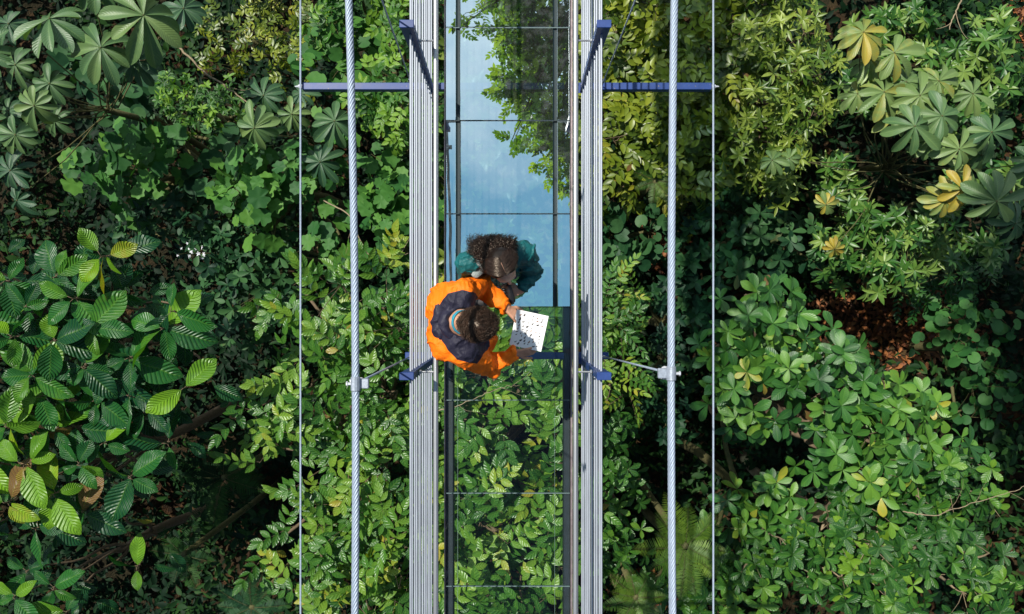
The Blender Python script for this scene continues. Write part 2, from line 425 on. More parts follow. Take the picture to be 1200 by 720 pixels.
M_galv2 = simple('galvanised_clamp', (.28, .32, .38), .5, .3, .18, 50, bump=.2)
M_white = simple('zinc_bolt', (.72, .74, .78), .35, .5, .1, 50)
M_gclear = glass_mat('clear_deck_glass', .01, (.955, .99, .965), (1, 1, 1), haze=.003)
M_gcoat = glass_mat('coated_deck_glass', .62, (.7, .86, .88), (.86, .97, 1.0), haze=.06)
M_edge = simple('glass_edge', (.16, .42, .36), .2, 0, .1, 30)

XC = -.04                                            # centre line of the bridge
bridge = empty('glass_footbridge', (XC, 0, 0))
tag(bridge, 'glass floored footbridge with steel wire railings and blue cross beams over the forest', 'footbridge')
Y0, Y1 = -9., 9.
xl = W(522, 0)[0]; xr = W(668.5, 0)[0]
PITCH = 109.2/150
jy = (360-360)/150.
# side beams, edge trims
MB().box((xl, Y0, -.19), (xl+.058, Y1, -.031), .004).build('side_beam', M_frame, bridge)
MB().box((xr-.050, Y0, -.19), (xr, Y1, -.031), .004).build('side_beam', M_frame, bridge)
MB().box((xl-.010, Y0, -.06), (xl-.0015, Y1, .006), .001).build('edge_trim', M_trim, bridge)
MB().box((xr+.0015, Y0, -.06), (xr+.016, Y1, .006), .001).build('edge_trim', M_trim, bridge)
# glass panels: three lites across
gxl = W(536.5, 0)[0]; gxr = W(650.5, 0)[0]
k0 = int(math.floor(Y0/PITCH)); k1 = int(math.ceil(Y1/PITCH))
for k in range(k0, k1):
    y0 = k*PITCH; y1 = y0+PITCH
    coated = k >= 0
    g = .0165 if coated else .004
    mat = M_gcoat if coated else M_gclear
    tx, ty = rng.normal(0, .0022, 2)
    if k == 0: tx = ty = 0
    mb = MB()
    for a, b in ((xl+.003, gxl-g), (gxl+g, gxr-g), (gxr+g, xr-.003)):
        mb.box((a, y0+.004, -.024), (b, y1-.004, 0), .0015)
    V = np.concatenate(mb.V); cy = (y0+y1)/2
    V[:, 2] += (V[:, 0]-XC)*tx+(V[:, 1]-cy)*ty
    mesh_obj('glass_panel', V, np.concatenate(mb.F), mat, bridge, False)
    # joint between panels
    MB().box((xl+.004, y0-.0028, -.022), (xr-.004, y0+.0028, -.003)).build('panel_joint', M_rub if 0 <= k <= 2 else M_seal, bridge)
MB().box((gxl-.003, Y0, -.026), (gxl-.0005, -.01, -.0245)).build('glazing_line', M_seal, bridge)
MB().box((gxr-.003, Y0, -.026), (gxr-.0005, -.01, -.0245)).build('glazing_line', M_seal, bridge)
MB().box((gxl-.017, .006, -.032), (gxl+.017, Y1, -.027)).build('bearing_strip', M_rub, bridge)
MB().box((gxr-.017, .006, -.032), (gxr+.017, Y1, -.027)).build('bearing_strip', M_rub, bridge)

beamY = {0: W(0, 99.5)[1], 1: W(0, 417.5)[1]}
dY = beamY[0]-beamY[1]
PH = 1.385
for i in range(-3, 5):
    y = beamY[0]-i*dY; long = (i % 2 == 0)
    half = 1.61 if long else .80
    # cross beam: a box tube that runs straight through the side beams
    b = MB().box((XC-half, y-.027, -.106), (XC+half, y+.027, -.034), .003)
    bo = b.build('cross_beam', M_blue, bridge)
    for s in (-1, 1):
        ex = XC+s*half
        if long:
            q = MB().tube([(ex+s*.002, y, -.05), (ex+s*.03, y, -.05)], [.017, .017], 8).tube([(ex+s*.03, y, -.05), (ex+s*.06, y, -.048)], [.010, .004], 8)
            q.build('bolt', M_white, bo)
        # railing post: flat blue upright, drilled for the wires
        xp = XC+s*.594
        p = MB(); ya, yb_ = y-.054, y-.012
        tp = [(-.022, -.015), (.022, -.015), (-.040, PH-.012), (.040, PH-.012)]
        vv = [(xp+dx_, yy_, zz_) for yy_ in (ya, yb_) for dx_, zz_ in tp]
        p.add(vv, [[0,1,3,2],[4,6,7,5],[0,2,6,4],[1,5,7,3],[2,3,7,6],[0,4,5,1]])
        p.box((xp-.044, y-.057, PH-.0115), (xp+.044, y-.009, PH), .003)
        p.box((xp-.055, y-.06, -.018), (xp+.055, y+.02, -.0165))
        po = p.build('railing_post', M_blue, bridge)
        for bx_ in (-.042, .042):
            MB().tube([(xp+bx_, y+.008, -.017), (xp+bx_, y+.008, -.008)], [.008, .008], 6).build('bolt', M_white, po)
        # handrail bracket
        hx = XC+s*.447
        MB().tube([(xp-s*.044, y-.032, 1.085), (hx+s*.004, y-.032, 1.085)], .0062, 8).tube([(xp-s*.043, y-.032, 1.085), (xp-s*.055, y-.032, 1.085)], .014, 10).build('handrail_bracket', M_steel, po)
for s in (-1, 1):
    ys = np.linspace(Y0, Y1, 60); hx = XC+s*.447
    MB().tube(np.stack([np.full(60, hx), ys, np.full(60, 1.09)], 1), .0175, 20).build('handrail', M_steel, bridge, True)
    nw = 12
    for k in range(nw):
        z = -.012+k*(1.255+.012)/(nw-1)
        x = XC+s*(.590+.003*rng.normal())
        dz = .0025*np.sin(ys*1.3+k)
        MB().tube(np.stack([np.full(60, x), ys, z+dz], 1), .0066, 8).build('railing_wire', M_wire, bridge, True)

# ---------------------------------------------------------------- suspension cables
def strand(P, R, r, n, pitch, sub):
    """n helical strands round a centre line"""
    P = np.asarray(P); L = np.r_[0, np.cumsum(np.linalg.norm(np.diff(P, axis=0), axis=1))]
    m = int(L[-1]/pitch*sub); l = np.linspace(0, L[-1], m)
    C = np.stack([np.interp(l, L, P[:, i]) for i in range(3)], 1)
    T = nrm(np.gradient(C, axis=0)); A = nrm(np.cross(T, UP)); B = np.cross(T, A)
    mb = MB()
    for k in range(n):
        a = 2*np.pi*(l/pitch+k/n)
        mb.tube(C+R*(np.cos(a)[:, None]*A+np.sin(a)[:, None]*B), r, 6, up=(0, 0, 1))
    mb.tube(C[::6], R*.95, 8)
    return mb
ZC = 2.65
def cable_path(pts):
    ys = np.linspace(-9, 9, 160); q = np.array([W(a, b, ZC) for a, b in pts])
    o = np.argsort(q[:, 1]); cf = np.polyfit(q[o, 1], q[o, 0], 2)
    xx = np.where(np.abs(ys) < 1.6, np.polyval(cf, ys), np.polyval(cf, np.sign(ys)*1.6)+(np.abs(ys)-1.6)*np.sign(ys)*np.polyval(np.polyder(cf), np.sign(ys)*1.6))
    zz = ZC+np.maximum(0, np.abs(ys)-1.0)**2*.012
    return np.stack([xx, ys, zz], 1)
cabs = {-1: cable_path([(409.5, 0), (411, 130), (414.5, 270), (417.5, 440), (417, 580), (415.5, 720)]),
        1: cable_path([(790, 0), (789, 120), (787, 270), (786, 440), (787.5, 580), (788, 720)])}
clampP = {-1: 450., 1: 438.}
nm = {-1: 'thick twisted steel suspension cable left of the glass bridge with clamp and hanger', 1: 'thick twisted steel suspension cable right of the glass bridge with clamp and taut hanger'}
for s in (-1, 1):
    P = cabs[s]; root = empty('suspension_cable', P[0]); tag(root, nm[s], 'cable', 'suspension cables of the bridge')
    strand(P, .0108, .0062, 7, .15, 14).build('twisted_strand', M_galv, root, True)
    for i in range(-3, 5):
        yb = beamY[0]-i*dY
        yc = W(0, clampP[s], ZC)[1] if i == 1 else yb+.06
        cx = np.interp(yc, P[:, 1], P[:, 0]); cz = np.interp(yc, P[:, 1], P[:, 2])
        A = np.array([XC+s*.745, yb, -.005]); Cc = np.array([cx, yc, cz])
        # clamp saddle: sleeve, lugs and U-bolts
        cm = MB()
        cm.tube([(cx, yc-.032, cz), (cx, yc-.028, cz), (cx, yc+.028, cz), (cx, yc+.032, cz)], [.0175, .021, .021, .0175], 12)
        ln = nrm(A-Cc); e = Cc+ln*.02
        cm.box((min(cx-s*.014, cx-s*.055), yc-.022, cz-.030), (max(cx-s*.014, cx-s*.055), yc+.022, cz-.006), .003)
        co = cm.build('cable_clamp', M_galv2, root)
        for k, dd in enumerate((.052, .082, .112, .142) if s > 0 else (.055, .088)):
            ub = MB(); c = Cc+ln*dd+np.array([0, 0, .004])
            th = np.linspace(0, np.pi, 7); wv = nrm(np.cross(ln, UP)); hv = np.cross(wv, ln)*-1
            arc = c+.019*(np.cos(th)[:, None]*wv+np.sin(th)[:, None]*hv*1.3)
            ub.tube(np.vstack([c+.019*wv-hv*.018, arc, c-.019*wv-hv*.018]), .0032, 6)
            for q in (-1, 1):
                ub.tube([c+q*.019*wv-hv*.014, c+q*.019*wv-hv*.026], .0095, 6)
            ub.tube([c-wv*.022-hv*.008, c+wv*.022-hv*.008], .007, 6)
            ub.build('u_bolt', M_white, co)
        ub = MB().tube([(cx+s*.020, yc, cz), (cx+s*.034, yc, cz)], .007, 6).tube([(cx+s*.034, yc, cz), (cx+s*.040, yc, cz)], .011, 6)
        ub.build('bolt', M_white, co)
        h = MB(); h.tube([Cc+ln*.035, A], .0055, 8)
        h.tube([Cc+ln*.03, Cc+ln*.05+np.array([0, .012, .0]), Cc+ln*.14+np.array([0, .012, .006])], .0045, 6)
        B2 = A-ln*.10
        h.tube([B2-ln*.05, B2-ln*.04, B2+ln*.03, B2+ln*.04], [.006, .010, .010, .006], 8)
        h.build('hanger_rod', M_galv, root, True)
    # stay wire at the beam tips
    xw = XC+s*1.615
    ys = np.linspace(Y0, Y1, 80)
    w = strand(np.stack([np.full(80, xw), ys, np.full(80, -.01)], 1), .0052, .0028, 6, .07, 8).build('stay_wire', M_galv, None, True)
    tag(w, 'thin straight steel wire at the %s tip of the long blue cross beam' % ('left' if s < 0 else 'right'), 'wire', 'stay wires at the beam tips')
# ---------------------------------------------------------------- ground
def bark_mat(name, c):
    return simple(name, c, .85, 0, .35, 25, bump=.5, spec=.2)
M_bark = bark_mat('grey_brown_bark', (.13, .095, .06))
M_barkp = bark_mat('pale_twig_bark', (.24, .19, .12))
M_stem = bark_mat('green_brown_stem', (.09, .085, .035))
def ground_mat():
    m, nt, out = newmat('forest_floor')
    geo = N(nt, 'ShaderNodeNewGeometry')
    n1 = N(nt, 'ShaderNodeTexNoise', {'Vector': geo.outputs['Position'], 'Scale': .7, 'Detail': 6.})
    vo = N(nt, 'ShaderNodeTexVoronoi', {'Vector': geo.outputs['Position'], 'Scale': 11., 'Randomness': 1.})
    n2 = N(nt, 'ShaderNodeTexNoise', {'Vector': geo.outputs['Position'], 'Scale': 30., 'Detail': 6.})
    sv = N(nt, 'ShaderNodeSeparateXYZ', {0: vo.outputs['Color']})
    c1 = ramp(nt, sv.outputs[0], [(.1, (.02, .012, .006)), (.5, (.035, .018, .008)), (.8, (.06, .028, .010)), (1, (.08, .05, .02))])
    c2 = ramp(nt, n2.outputs[0], [(.3, (.008, .010, .004)), (.7, (.028, .022, .010))])
    f = N(nt, 'ShaderNodeMapRange', {'Value': n1.outputs[0], 'From Min': .42, 'From Max': .6})
    mx = N(nt, 'ShaderNodeMix', data_type='RGBA')
    nt.links.new(f.outputs[0], mx.inputs[0]); nt.links.new(c2, mx.inputs[6]); nt.links.new(c1, mx.inputs[7])
    b = N(nt, 'ShaderNodeBump', {'Height': n2.outputs[0], 'Strength': 1., 'Distance': .05})
    p = N(nt, 'ShaderNodeBsdfPrincipled', {'Base Color': mx.outputs[2], 'Roughness': .9, 'Normal': b.outputs[0], 'Specular IOR Level': .2})
    nt.links.new(p.outputs[0], out.inputs[0]); return m
g1 = np.r_[-600, -300, -150, -80, -45, -30, np.arange(-20, 20.01, .25), 30, 45, 80, 150, 300, 600]
gx, gy = np.meshgrid(g1, g1, indexing='ij'); gn = len(g1)
gz = ground_z(gx, gy)+rng.normal(0, .025, gx.shape)
ii = np.arange(gn*gn).reshape(gn, gn)
gq = np.stack([ii[:-1, :-1], ii[1:, :-1], ii[1:, 1:], ii[:-1, 1:]], -1).reshape(-1, 4)
tag(mesh_obj('ground', np.stack([gx, gy, gz], -1).reshape(-1, 3), gq, ground_mat(), None, True), kind='structure')

# ---------------------------------------------------------------- leaf kinds
T_small = blade(3, .42, .48); T_small4 = blade(4, .5, .45, fold=.16)
T_obov = blade(6, .46, .62, fold=.14, pq=(.95, 3.2, .8)); T_lance = blade(4, .3, .45, fold=.2)
T_big = blade(10, .54, .52, cols=5, fold=.12, wave=.12, pq=(.72, 2.1, .95))
T_palm = blade(8, .35, .62, cols=5, fold=.30, pq=(.9, 5., .7))
T_tiny = blade(2, .55, .5, fold=.12)
T_lobe = roundleaf(7, .11, 28); T_round = roundleaf(0, 0, 14)
T_pin = blade(3, .095, .35, fold=.1)

G = lambda *a: tuple(a)
M_F = leaf_mat('olive_small_leaf', (.030, .070, .007), (.095, .145, .010), (.22, .265, .022), rough=.4, transl=.25, yellow=(.28, .26, .02))
M_E = leaf_mat('fresh_green_leaflet', (.018, .078, .012), (.050, .155, .018), (.155, .275, .030), rough=.36, transl=.3, veins=.4, vn=5, yellow=(.32, .30, .03))
M_G = leaf_mat('leathery_whorled_leaf', (.014, .072, .014), (.040, .140, .020), (.120, .255, .030), rough=.42, transl=.2, veins=.28, vn=8, bumpd=.01, yellow=(.34, .30, .03))
M_H = leaf_mat('lime_leaf', (.016, .080, .012), (.045, .150, .018), (.16, .30, .025), rough=.4, transl=.3, veins=.4, vn=6)
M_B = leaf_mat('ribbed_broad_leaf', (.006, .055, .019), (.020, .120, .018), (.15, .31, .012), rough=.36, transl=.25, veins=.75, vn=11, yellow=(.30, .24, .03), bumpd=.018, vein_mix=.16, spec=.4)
M_A = leaf_mat('umbrella_leaflet', (.025, .080, .038), (.064, .138, .050), (.15, .225, .065), rough=.42, transl=.15, veins=.45, vn=14, bumpd=.006, yellow=(.36, .28, .03), dead=(.25, .15, .04))
M_C = leaf_mat('matt_lobed_leaf', (.018, .085, .018), (.045, .150, .026), (.09, .22, .030), rough=.6, transl=.2, spec=.3, yellow=(.4, .36, .03))
M_D = leaf_mat('dark_round_leaf', (.006, .032, .016), (.014, .060, .020), (.04, .110, .034), rough=.55, transl=.15, spec=.25)  # dark green leaf, its colour lowered further for shade between the trees
M_L = leaf_mat('glossy_narrow_leaf', (.020, .085, .014), (.060, .155, .022), (.17, .26, .050), rough=.4, transl=.2, spec=.45)
M_U = leaf_mat('understorey_shade_leaf', (.003, .016, .006), (.007, .030, .008), (.020, .062, .011), rough=.6, transl=.2, spec=.15)  # deep shade of the understorey is put into this near-black leaf colour
M_P = leaf_mat('pale_star_leaf', (.055, .12, .012), (.13, .20, .022), (.25, .32, .050), rough=.4, transl=.25)
M_fern = leaf_mat('fern_pinna', (.04, .105, .012), (.095, .17, .015), (.18, .27, .022), rough=.5, transl=.35)

# ---------------------------------------------------------------- trees and shrubs
plant('dense_tree', 'olive green tree with dense small leaves around the right end of the long blue beam', 'tree',
      'small leaved trees', -5.4, [(745,25,52,0),(800,10,50,.2),(860,30,48,0),(735,130,50,-.3),(790,140,58,0),(850,150,50,-.2),(800,75,55,.25),(870,85,45,-.1),(730,205,35,-.8),(820,205,40,-.6),(700,70,40,-.2),(760,-50,70,0),(870,-50,60,0)],
      k_spray, T_small4, 14.5, M_F, M_bark, dens=.8, npair=(3, 5), H=.9, depth=1.4, dead=.01, twigs=.1, ang=50)
plant('star_leaf_tree', 'tree with pale green star shaped leaf tufts, left of the big yellowing umbrella leaves', 'tree', 'small leaved trees', -5.2,
      [(900,35,38,0),(940,75,42,.1),(905,110,40,0),(955,130,36,-.1),(890,165,40,-.3),(940,175,34,-.4),(975,70,28,-.2),(955,15,40,0),(985,110,24,-.4),(925,215,26,-.8),(930,-50,50,0)],
      k_whorl, T_lance, 14, M_P, M_bark, dens=1.1, nleaf=(5, 7), el=(0, 40), H=.8, depth=1.1, twigs=.2)
plant('small_leaf_shrub', 'yellow green small leaved shrub under the long blue beam, right of the left cable', 'shrub', 'small leaved shrubs', -5.6,
      [(455,30,28,0),(450,90,34,.1),(470,120,34,.2),(425,95,30,0),(380,10,36,-.2),(440,140,26,-.3),(470,165,18,-.5),(505,100,30,0),(505,200,22,-.6),(410,-30,45,0),(470,-30,45,0)],
      k_spray, T_small4, 12, M_H, M_stem, dens=.55, npair=(2, 4), H=.6, depth=.8, twigs=.15)
plant('small_leaf_shrub', 'small lime dotted shrub to the right of the green umbrella leaves at top left', 'shrub', 'small leaved shrubs', -7.2,
      [(195,95,26,0),(225,120,28,.1),(250,130,26,0),(190,110,20,0),(265,100,18,-.2),(210,145,18,-.3)],
      k_whorl, T_small, 8.5, M_H, M_stem, dens=.55, nleaf=(4, 6), H=.5, depth=.6, twigs=.1, tint=(-.2, 1))
plant('small_leaf_shrub', 'dim olive twiggy shrub at the top edge behind the thin left wire', 'shrub', 'small leaved shrubs', -7.0,
      [(290,30,34,0),(330,60,30,0),(250,50,24,-.2),(300,-10,40,0),(345,20,24,0),(235,15,20,-.1)],
      k_spray, T_small, 9, M_F, M_stem, dens=.4, npair=(2, 4), H=.5, depth=.8, twigs=.2)
plant('broad_leaf_climber', 'dull green climber with large rounded leaves above the left part of the beam', 'climber', 'lobed leaf plants', -6.0,
      [(370,40,32,0),(395,70,28,0),(430,35,24,-.1),(355,85,20,0),(385,-20,36,0)], k_single, T_round, 22, M_C, M_stem, dens=1.2, H=.4, depth=.7, twigs=.3)
plant('lobed_leaf_shrub', 'matt green lobed leaf shrub below the umbrella leaves at far left', 'shrub', 'lobed leaf plants', -6.4,
      [(130,165,30,0),(100,185,28,0),(165,190,30,-.1),(150,215,26,-.2),(80,195,18,-.2),(190,160,24,-.3),(130,235,18,-.4)],
      k_single, T_lobe, 23, M_C, M_stem, dens=1.5, H=.5, depth=.8, twigs=.3)
plant('lobed_leaf_shrub', 'matt green lobed leaf shrub crossed by the thin left wire under the beam', 'shrub', 'lobed leaf plants', -6.3,
      [(290,195,34,0),(275,230,34,0),(310,225,34,.1),(335,185,28,0),(365,205,30,0),(300,260,26,-.1),(350,160,22,-.1),(385,175,16,-.2),(385,275,26,-.2),(355,285,18,-.2),(250,215,24,-.3)],
      k_single, T_lobe, 21, M_C, M_stem, dens=1.7, H=.5, depth=.9, twigs=.3)
plant('lobed_leaf_shrub', 'matt green lobed leaf shrub between the left cable and the railing wires', 'shrub', 'lobed leaf plants', -6.2,
      [(440,190,26,0),(455,225,30,0),(430,240,24,0),(465,255,24,-.1),(475,215,22,0),(450,280,18,-.3),(470,310,16,-.4),(505,235,26,-.1)],
      k_single, T_lobe, 19, M_C, M_stem, dens=1.8, H=.5, depth=.9, twigs=.3)
plant('round_leaf_shrub', 'dark shrub with smooth round leaves just under the leftmost umbrella leaves', 'shrub', 'round leaf shrubs', -7.2,
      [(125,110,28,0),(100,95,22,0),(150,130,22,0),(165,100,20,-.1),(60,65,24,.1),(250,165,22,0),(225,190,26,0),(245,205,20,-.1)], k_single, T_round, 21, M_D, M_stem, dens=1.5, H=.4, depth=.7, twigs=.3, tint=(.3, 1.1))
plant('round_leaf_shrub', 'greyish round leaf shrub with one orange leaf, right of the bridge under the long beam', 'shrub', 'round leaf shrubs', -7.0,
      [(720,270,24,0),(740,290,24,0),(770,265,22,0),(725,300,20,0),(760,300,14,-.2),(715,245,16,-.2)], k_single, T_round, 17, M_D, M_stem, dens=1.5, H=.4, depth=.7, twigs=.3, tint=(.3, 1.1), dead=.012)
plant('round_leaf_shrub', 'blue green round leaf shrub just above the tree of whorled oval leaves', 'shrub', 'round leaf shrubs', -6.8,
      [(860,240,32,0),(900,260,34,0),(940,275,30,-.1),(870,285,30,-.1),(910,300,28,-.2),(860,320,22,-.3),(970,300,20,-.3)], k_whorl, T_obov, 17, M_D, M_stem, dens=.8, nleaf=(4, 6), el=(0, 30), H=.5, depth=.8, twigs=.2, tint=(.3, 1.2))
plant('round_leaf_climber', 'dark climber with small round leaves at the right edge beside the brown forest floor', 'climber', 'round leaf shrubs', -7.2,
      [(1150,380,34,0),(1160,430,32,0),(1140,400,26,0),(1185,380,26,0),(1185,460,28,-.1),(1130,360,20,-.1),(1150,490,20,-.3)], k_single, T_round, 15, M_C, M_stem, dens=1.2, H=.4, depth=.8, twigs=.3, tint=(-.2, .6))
# trees with pinnate bright leaves
plant('pinnate_leaf_tree', 'bright green tree with paired leaflets, under the left cable and its clamp', 'tree', 'pinnate leaved trees', -4.7,
      [(385,365,40,0),(430,345,32,-.1),(350,400,34,0),(400,420,44,.2),(455,400,36,.2),(340,460,32,0),(390,490,42,.2),(450,470,44,.3),(320,500,30,0),(305,545,24,-.1),(360,560,34,0),(420,560,46,.2),(460,550,40,.2),(395,620,40,.1),(450,630,44,.2),(340,640,32,-.1),(300,660,18,-.2),(400,690,42,0),(460,700,40,.1),(345,715,26,-.1),(410,770,60,0),(330,340,16,-.3),(290,480,14,-.1)],
      k_spray, T_small4, 20, M_E, M_bark, dens=.62, npair=(3, 5), H=.7, depth=1.1, twigs=.2, dead=.008, radial=1)
plant('pinnate_leaf_tree', 'bright green tree with paired leaflets, seen through the clear glass floor panels', 'tree', 'pinnate leaved trees', -4.9,
      [(520,430,38,0),(570,440,40,.1),(620,430,38,.1),(520,500,40,0),(575,510,44,.2),(640,490,38,.1),(530,570,42,.1),(590,580,44,.2),(645,560,40,0),(520,640,40,0),(580,650,46,.2),(640,640,42,.1),(540,715,44,0),(610,715,46,.1),(560,780,60,0),(640,370,34,-.2),(540,375,34,-.2),(500,350,30,-.2),(590,370,30,-.2),(670,450,20,0),(680,600,24,0),(500,430,24,0),(495,690,26,0),(672,700,24,0)],
      k_spray, T_small4, 20, M_E, M_bark, dens=.62, npair=(3, 5), H=.6, depth=1.1, twigs=.2, dead=.008)
plant('pinnate_leaf_tree', 'fine leaved green tree beside the right railing wires, above the short post stub', 'tree', 'pinnate leaved trees', -5.6,
      [(720,350,26,0),(735,385,26,.1),(715,400,24,0),(740,345,18,-.1),(745,430,16,-.1),(710,440,22,0),(725,470,22,0),(705,370,24,0),(690,320,20,-.2)],
      k_spray, T_small, 13, M_E, M_bark, dens=.6, npair=(4, 6), H=.6, depth=.8, twigs=.2)
plant('pinnate_leaf_tree', 'darker green shrub tree beside the lower right railing wires, left of the fern', 'tree', 'pinnate leaved trees', -6.0,
      [(715,520,28,0),(725,560,28,0),(710,600,24,0),(725,630,24,0),(745,590,18,-.2),(720,690,30,0),(695,560,22,0),(745,640,24,-.1),(700,650,24,0),(735,500,16,-.2)],
      k_whorl, T_obov, 16, M_E, M_bark, dens=.8, nleaf=(4, 6), H=.5, depth=.8, twigs=.2, tint=(-.3, .6))
# whorled leathery tree at right
plant('whorled_leaf_tree', 'large tree of leathery oval leaves set in whorls, right of the thin right wire', 'tree', 'whorled leaf trees', -4.4,
      [(925,360,30,0),(900,385,34,.1),(955,395,34,.1),(870,410,28,0),(905,430,38,.2),(960,440,40,.2),(860,460,26,-.1),(920,480,38,.1),(1000,420,32,0),(1010,470,40,.2),(1055,460,34,.1),(885,500,26,-.2),(1030,510,40,.2),(1080,490,30,.1),(1110,480,22,0),(990,540,34,-.1),(1085,540,34,.2),(1050,570,36,.1),(1130,530,26,0),(905,345,18,-.1)],
      k_whorl, T_obov, 23, M_G, M_bark, dens=.95, nleaf=(5, 7), el=(0, 35), H=.7, depth=1.1, twigs=.3, trunk=(985, 560), dead=.006, r0=.11)
plant('whorled_leaf_shrub', 'small shrub of oval leaf whorls in the dark gap beside the lower right wire', 'shrub', 'whorled leaf trees', -5.6,
      [(870,600,24,0),(915,590,28,.1),(855,630,20,0),(895,625,22,0),(940,610,20,-.1),(845,455,12,0)],
      k_whorl, T_obov, 21, M_G, M_stem, dens=.7, nleaf=(5, 6), el=(0, 30), H=.4, depth=.6, twigs=.5)
plant('lime_leaf_tree', 'lime green tree with loose pale twigs in the lower right corner', 'tree', 'whorled leaf trees', -4.5,
      [(1010,640,34,0),(960,665,32,0),(1050,600,26,0),(1120,555,34,.1),(1090,590,34,0),(1145,600,28,0),(1050,670,38,.1),(1110,660,40,.1),(1150,680,28,0),(1000,700,34,0),(930,655,24,-.1),(1080,710,40,0),(1185,560,16,.2),(1190,600,16,.2),(1170,720,30,0),(900,705,26,-.3),(1140,630,24,0),(1200,690,22,-.1)],
      k_whorl, T_obov, 18, M_H, M_barkp, dens=1.2, nleaf=(4, 7), el=(0, 45), H=.7, depth=1.2, twigs=.35, tint=(-.8, .95), trunk=(1060, 650))
plant('low_leaf_shrub', 'low green shrub at the bottom edge, between fern and lime green tree', 'shrub', 'whorled leaf trees', -6.2,
      [(860,690,26,0),(845,715,26,0),(885,670,20,-.1),(780,700,20,-.1),(815,715,24,0),(765,715,20,0)],
      k_whorl, T_small4, 20, M_E, M_stem, dens=.8, nleaf=(4, 6), H=.4, depth=.6, twigs=.4, tint=(-.2, .7))
# narrow leaf whorls
plant('narrow_leaf_shrub', 'glossy dark shrub of narrow leaf stars below the yellowing umbrella leaves', 'shrub', 'narrow leaf shrubs', -6.2,
      [(1010,240,30,0),(1050,270,34,0),(1010,290,32,0),(1080,300,34,0),(1040,320,28,-.1),(1110,260,30,0),(1140,220,26,0),(1170,290,28,-.1),(1000,200,26,-.1),(1120,310,26,-.2),(1190,210,24,0)],
      k_whorl, T_lance, 16, M_L, M_stem, dens=1.0, nleaf=(7, 10), el=(-5, 35), H=.5, depth=.8, twigs=.3)
plant('narrow_leaf_shrub', 'glossy narrow leaved shrub in the top right corner beside the bare brown branch', 'shrub', 'narrow leaf shrubs', -6.0,
      [(1165,60,32,0),(1190,90,28,0),(1130,80,24,-.1),(1190,30,30,0),(1150,130,24,-.1),(1050,90,30,0),(1090,60,26,-.1),(1085,110,24,-.1),(1040,25,28,-.3),(1090,10,24,-.3)],
      k_whorl, T_lance, 16, M_L, M_stem, dens=1.1, nleaf=(7, 10), el=(-5, 35), H=.5, depth=.8, twigs=.3)
plant('fine_leaf_shrub', 'deeply shaded fine leaved shrub right of the brown forest floor', 'shrub', 'narrow leaf shrubs', -7.6,
      [(1130,330,30,0),(1080,345,24,-.1),(1170,330,26,0),(1110,300,22,0)],
      k_spray, T_small, 10, M_L, M_stem, dens=.5, npair=(4, 6), H=.4, depth=.7, twigs=.2, tint=(-.4, .3))
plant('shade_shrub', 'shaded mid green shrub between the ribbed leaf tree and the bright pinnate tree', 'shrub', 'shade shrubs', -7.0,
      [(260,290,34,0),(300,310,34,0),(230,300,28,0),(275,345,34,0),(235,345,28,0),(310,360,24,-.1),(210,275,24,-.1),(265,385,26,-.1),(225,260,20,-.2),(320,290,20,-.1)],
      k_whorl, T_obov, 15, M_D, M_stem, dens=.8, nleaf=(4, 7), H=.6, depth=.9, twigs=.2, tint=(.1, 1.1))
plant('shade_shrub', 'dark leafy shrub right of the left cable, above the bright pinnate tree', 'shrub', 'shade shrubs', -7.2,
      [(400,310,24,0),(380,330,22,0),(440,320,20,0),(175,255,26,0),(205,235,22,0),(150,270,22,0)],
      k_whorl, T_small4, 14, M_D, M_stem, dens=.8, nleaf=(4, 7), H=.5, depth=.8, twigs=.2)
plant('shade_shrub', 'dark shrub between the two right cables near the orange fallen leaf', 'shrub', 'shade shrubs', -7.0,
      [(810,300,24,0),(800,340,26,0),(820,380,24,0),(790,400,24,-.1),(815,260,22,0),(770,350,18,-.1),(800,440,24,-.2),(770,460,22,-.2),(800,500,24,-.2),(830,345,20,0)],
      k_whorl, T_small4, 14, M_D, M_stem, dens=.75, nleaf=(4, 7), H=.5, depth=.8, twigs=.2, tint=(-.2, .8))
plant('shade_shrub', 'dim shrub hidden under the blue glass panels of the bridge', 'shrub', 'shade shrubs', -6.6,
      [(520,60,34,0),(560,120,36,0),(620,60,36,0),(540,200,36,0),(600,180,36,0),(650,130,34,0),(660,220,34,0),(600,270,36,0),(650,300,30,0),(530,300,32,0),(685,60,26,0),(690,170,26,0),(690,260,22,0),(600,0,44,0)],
      k_whorl, T_small4, 16, M_F, M_stem, dens=.6, nleaf=(4, 7), H=.5, depth=.8, twigs=.2, tint=(-.2, .7))

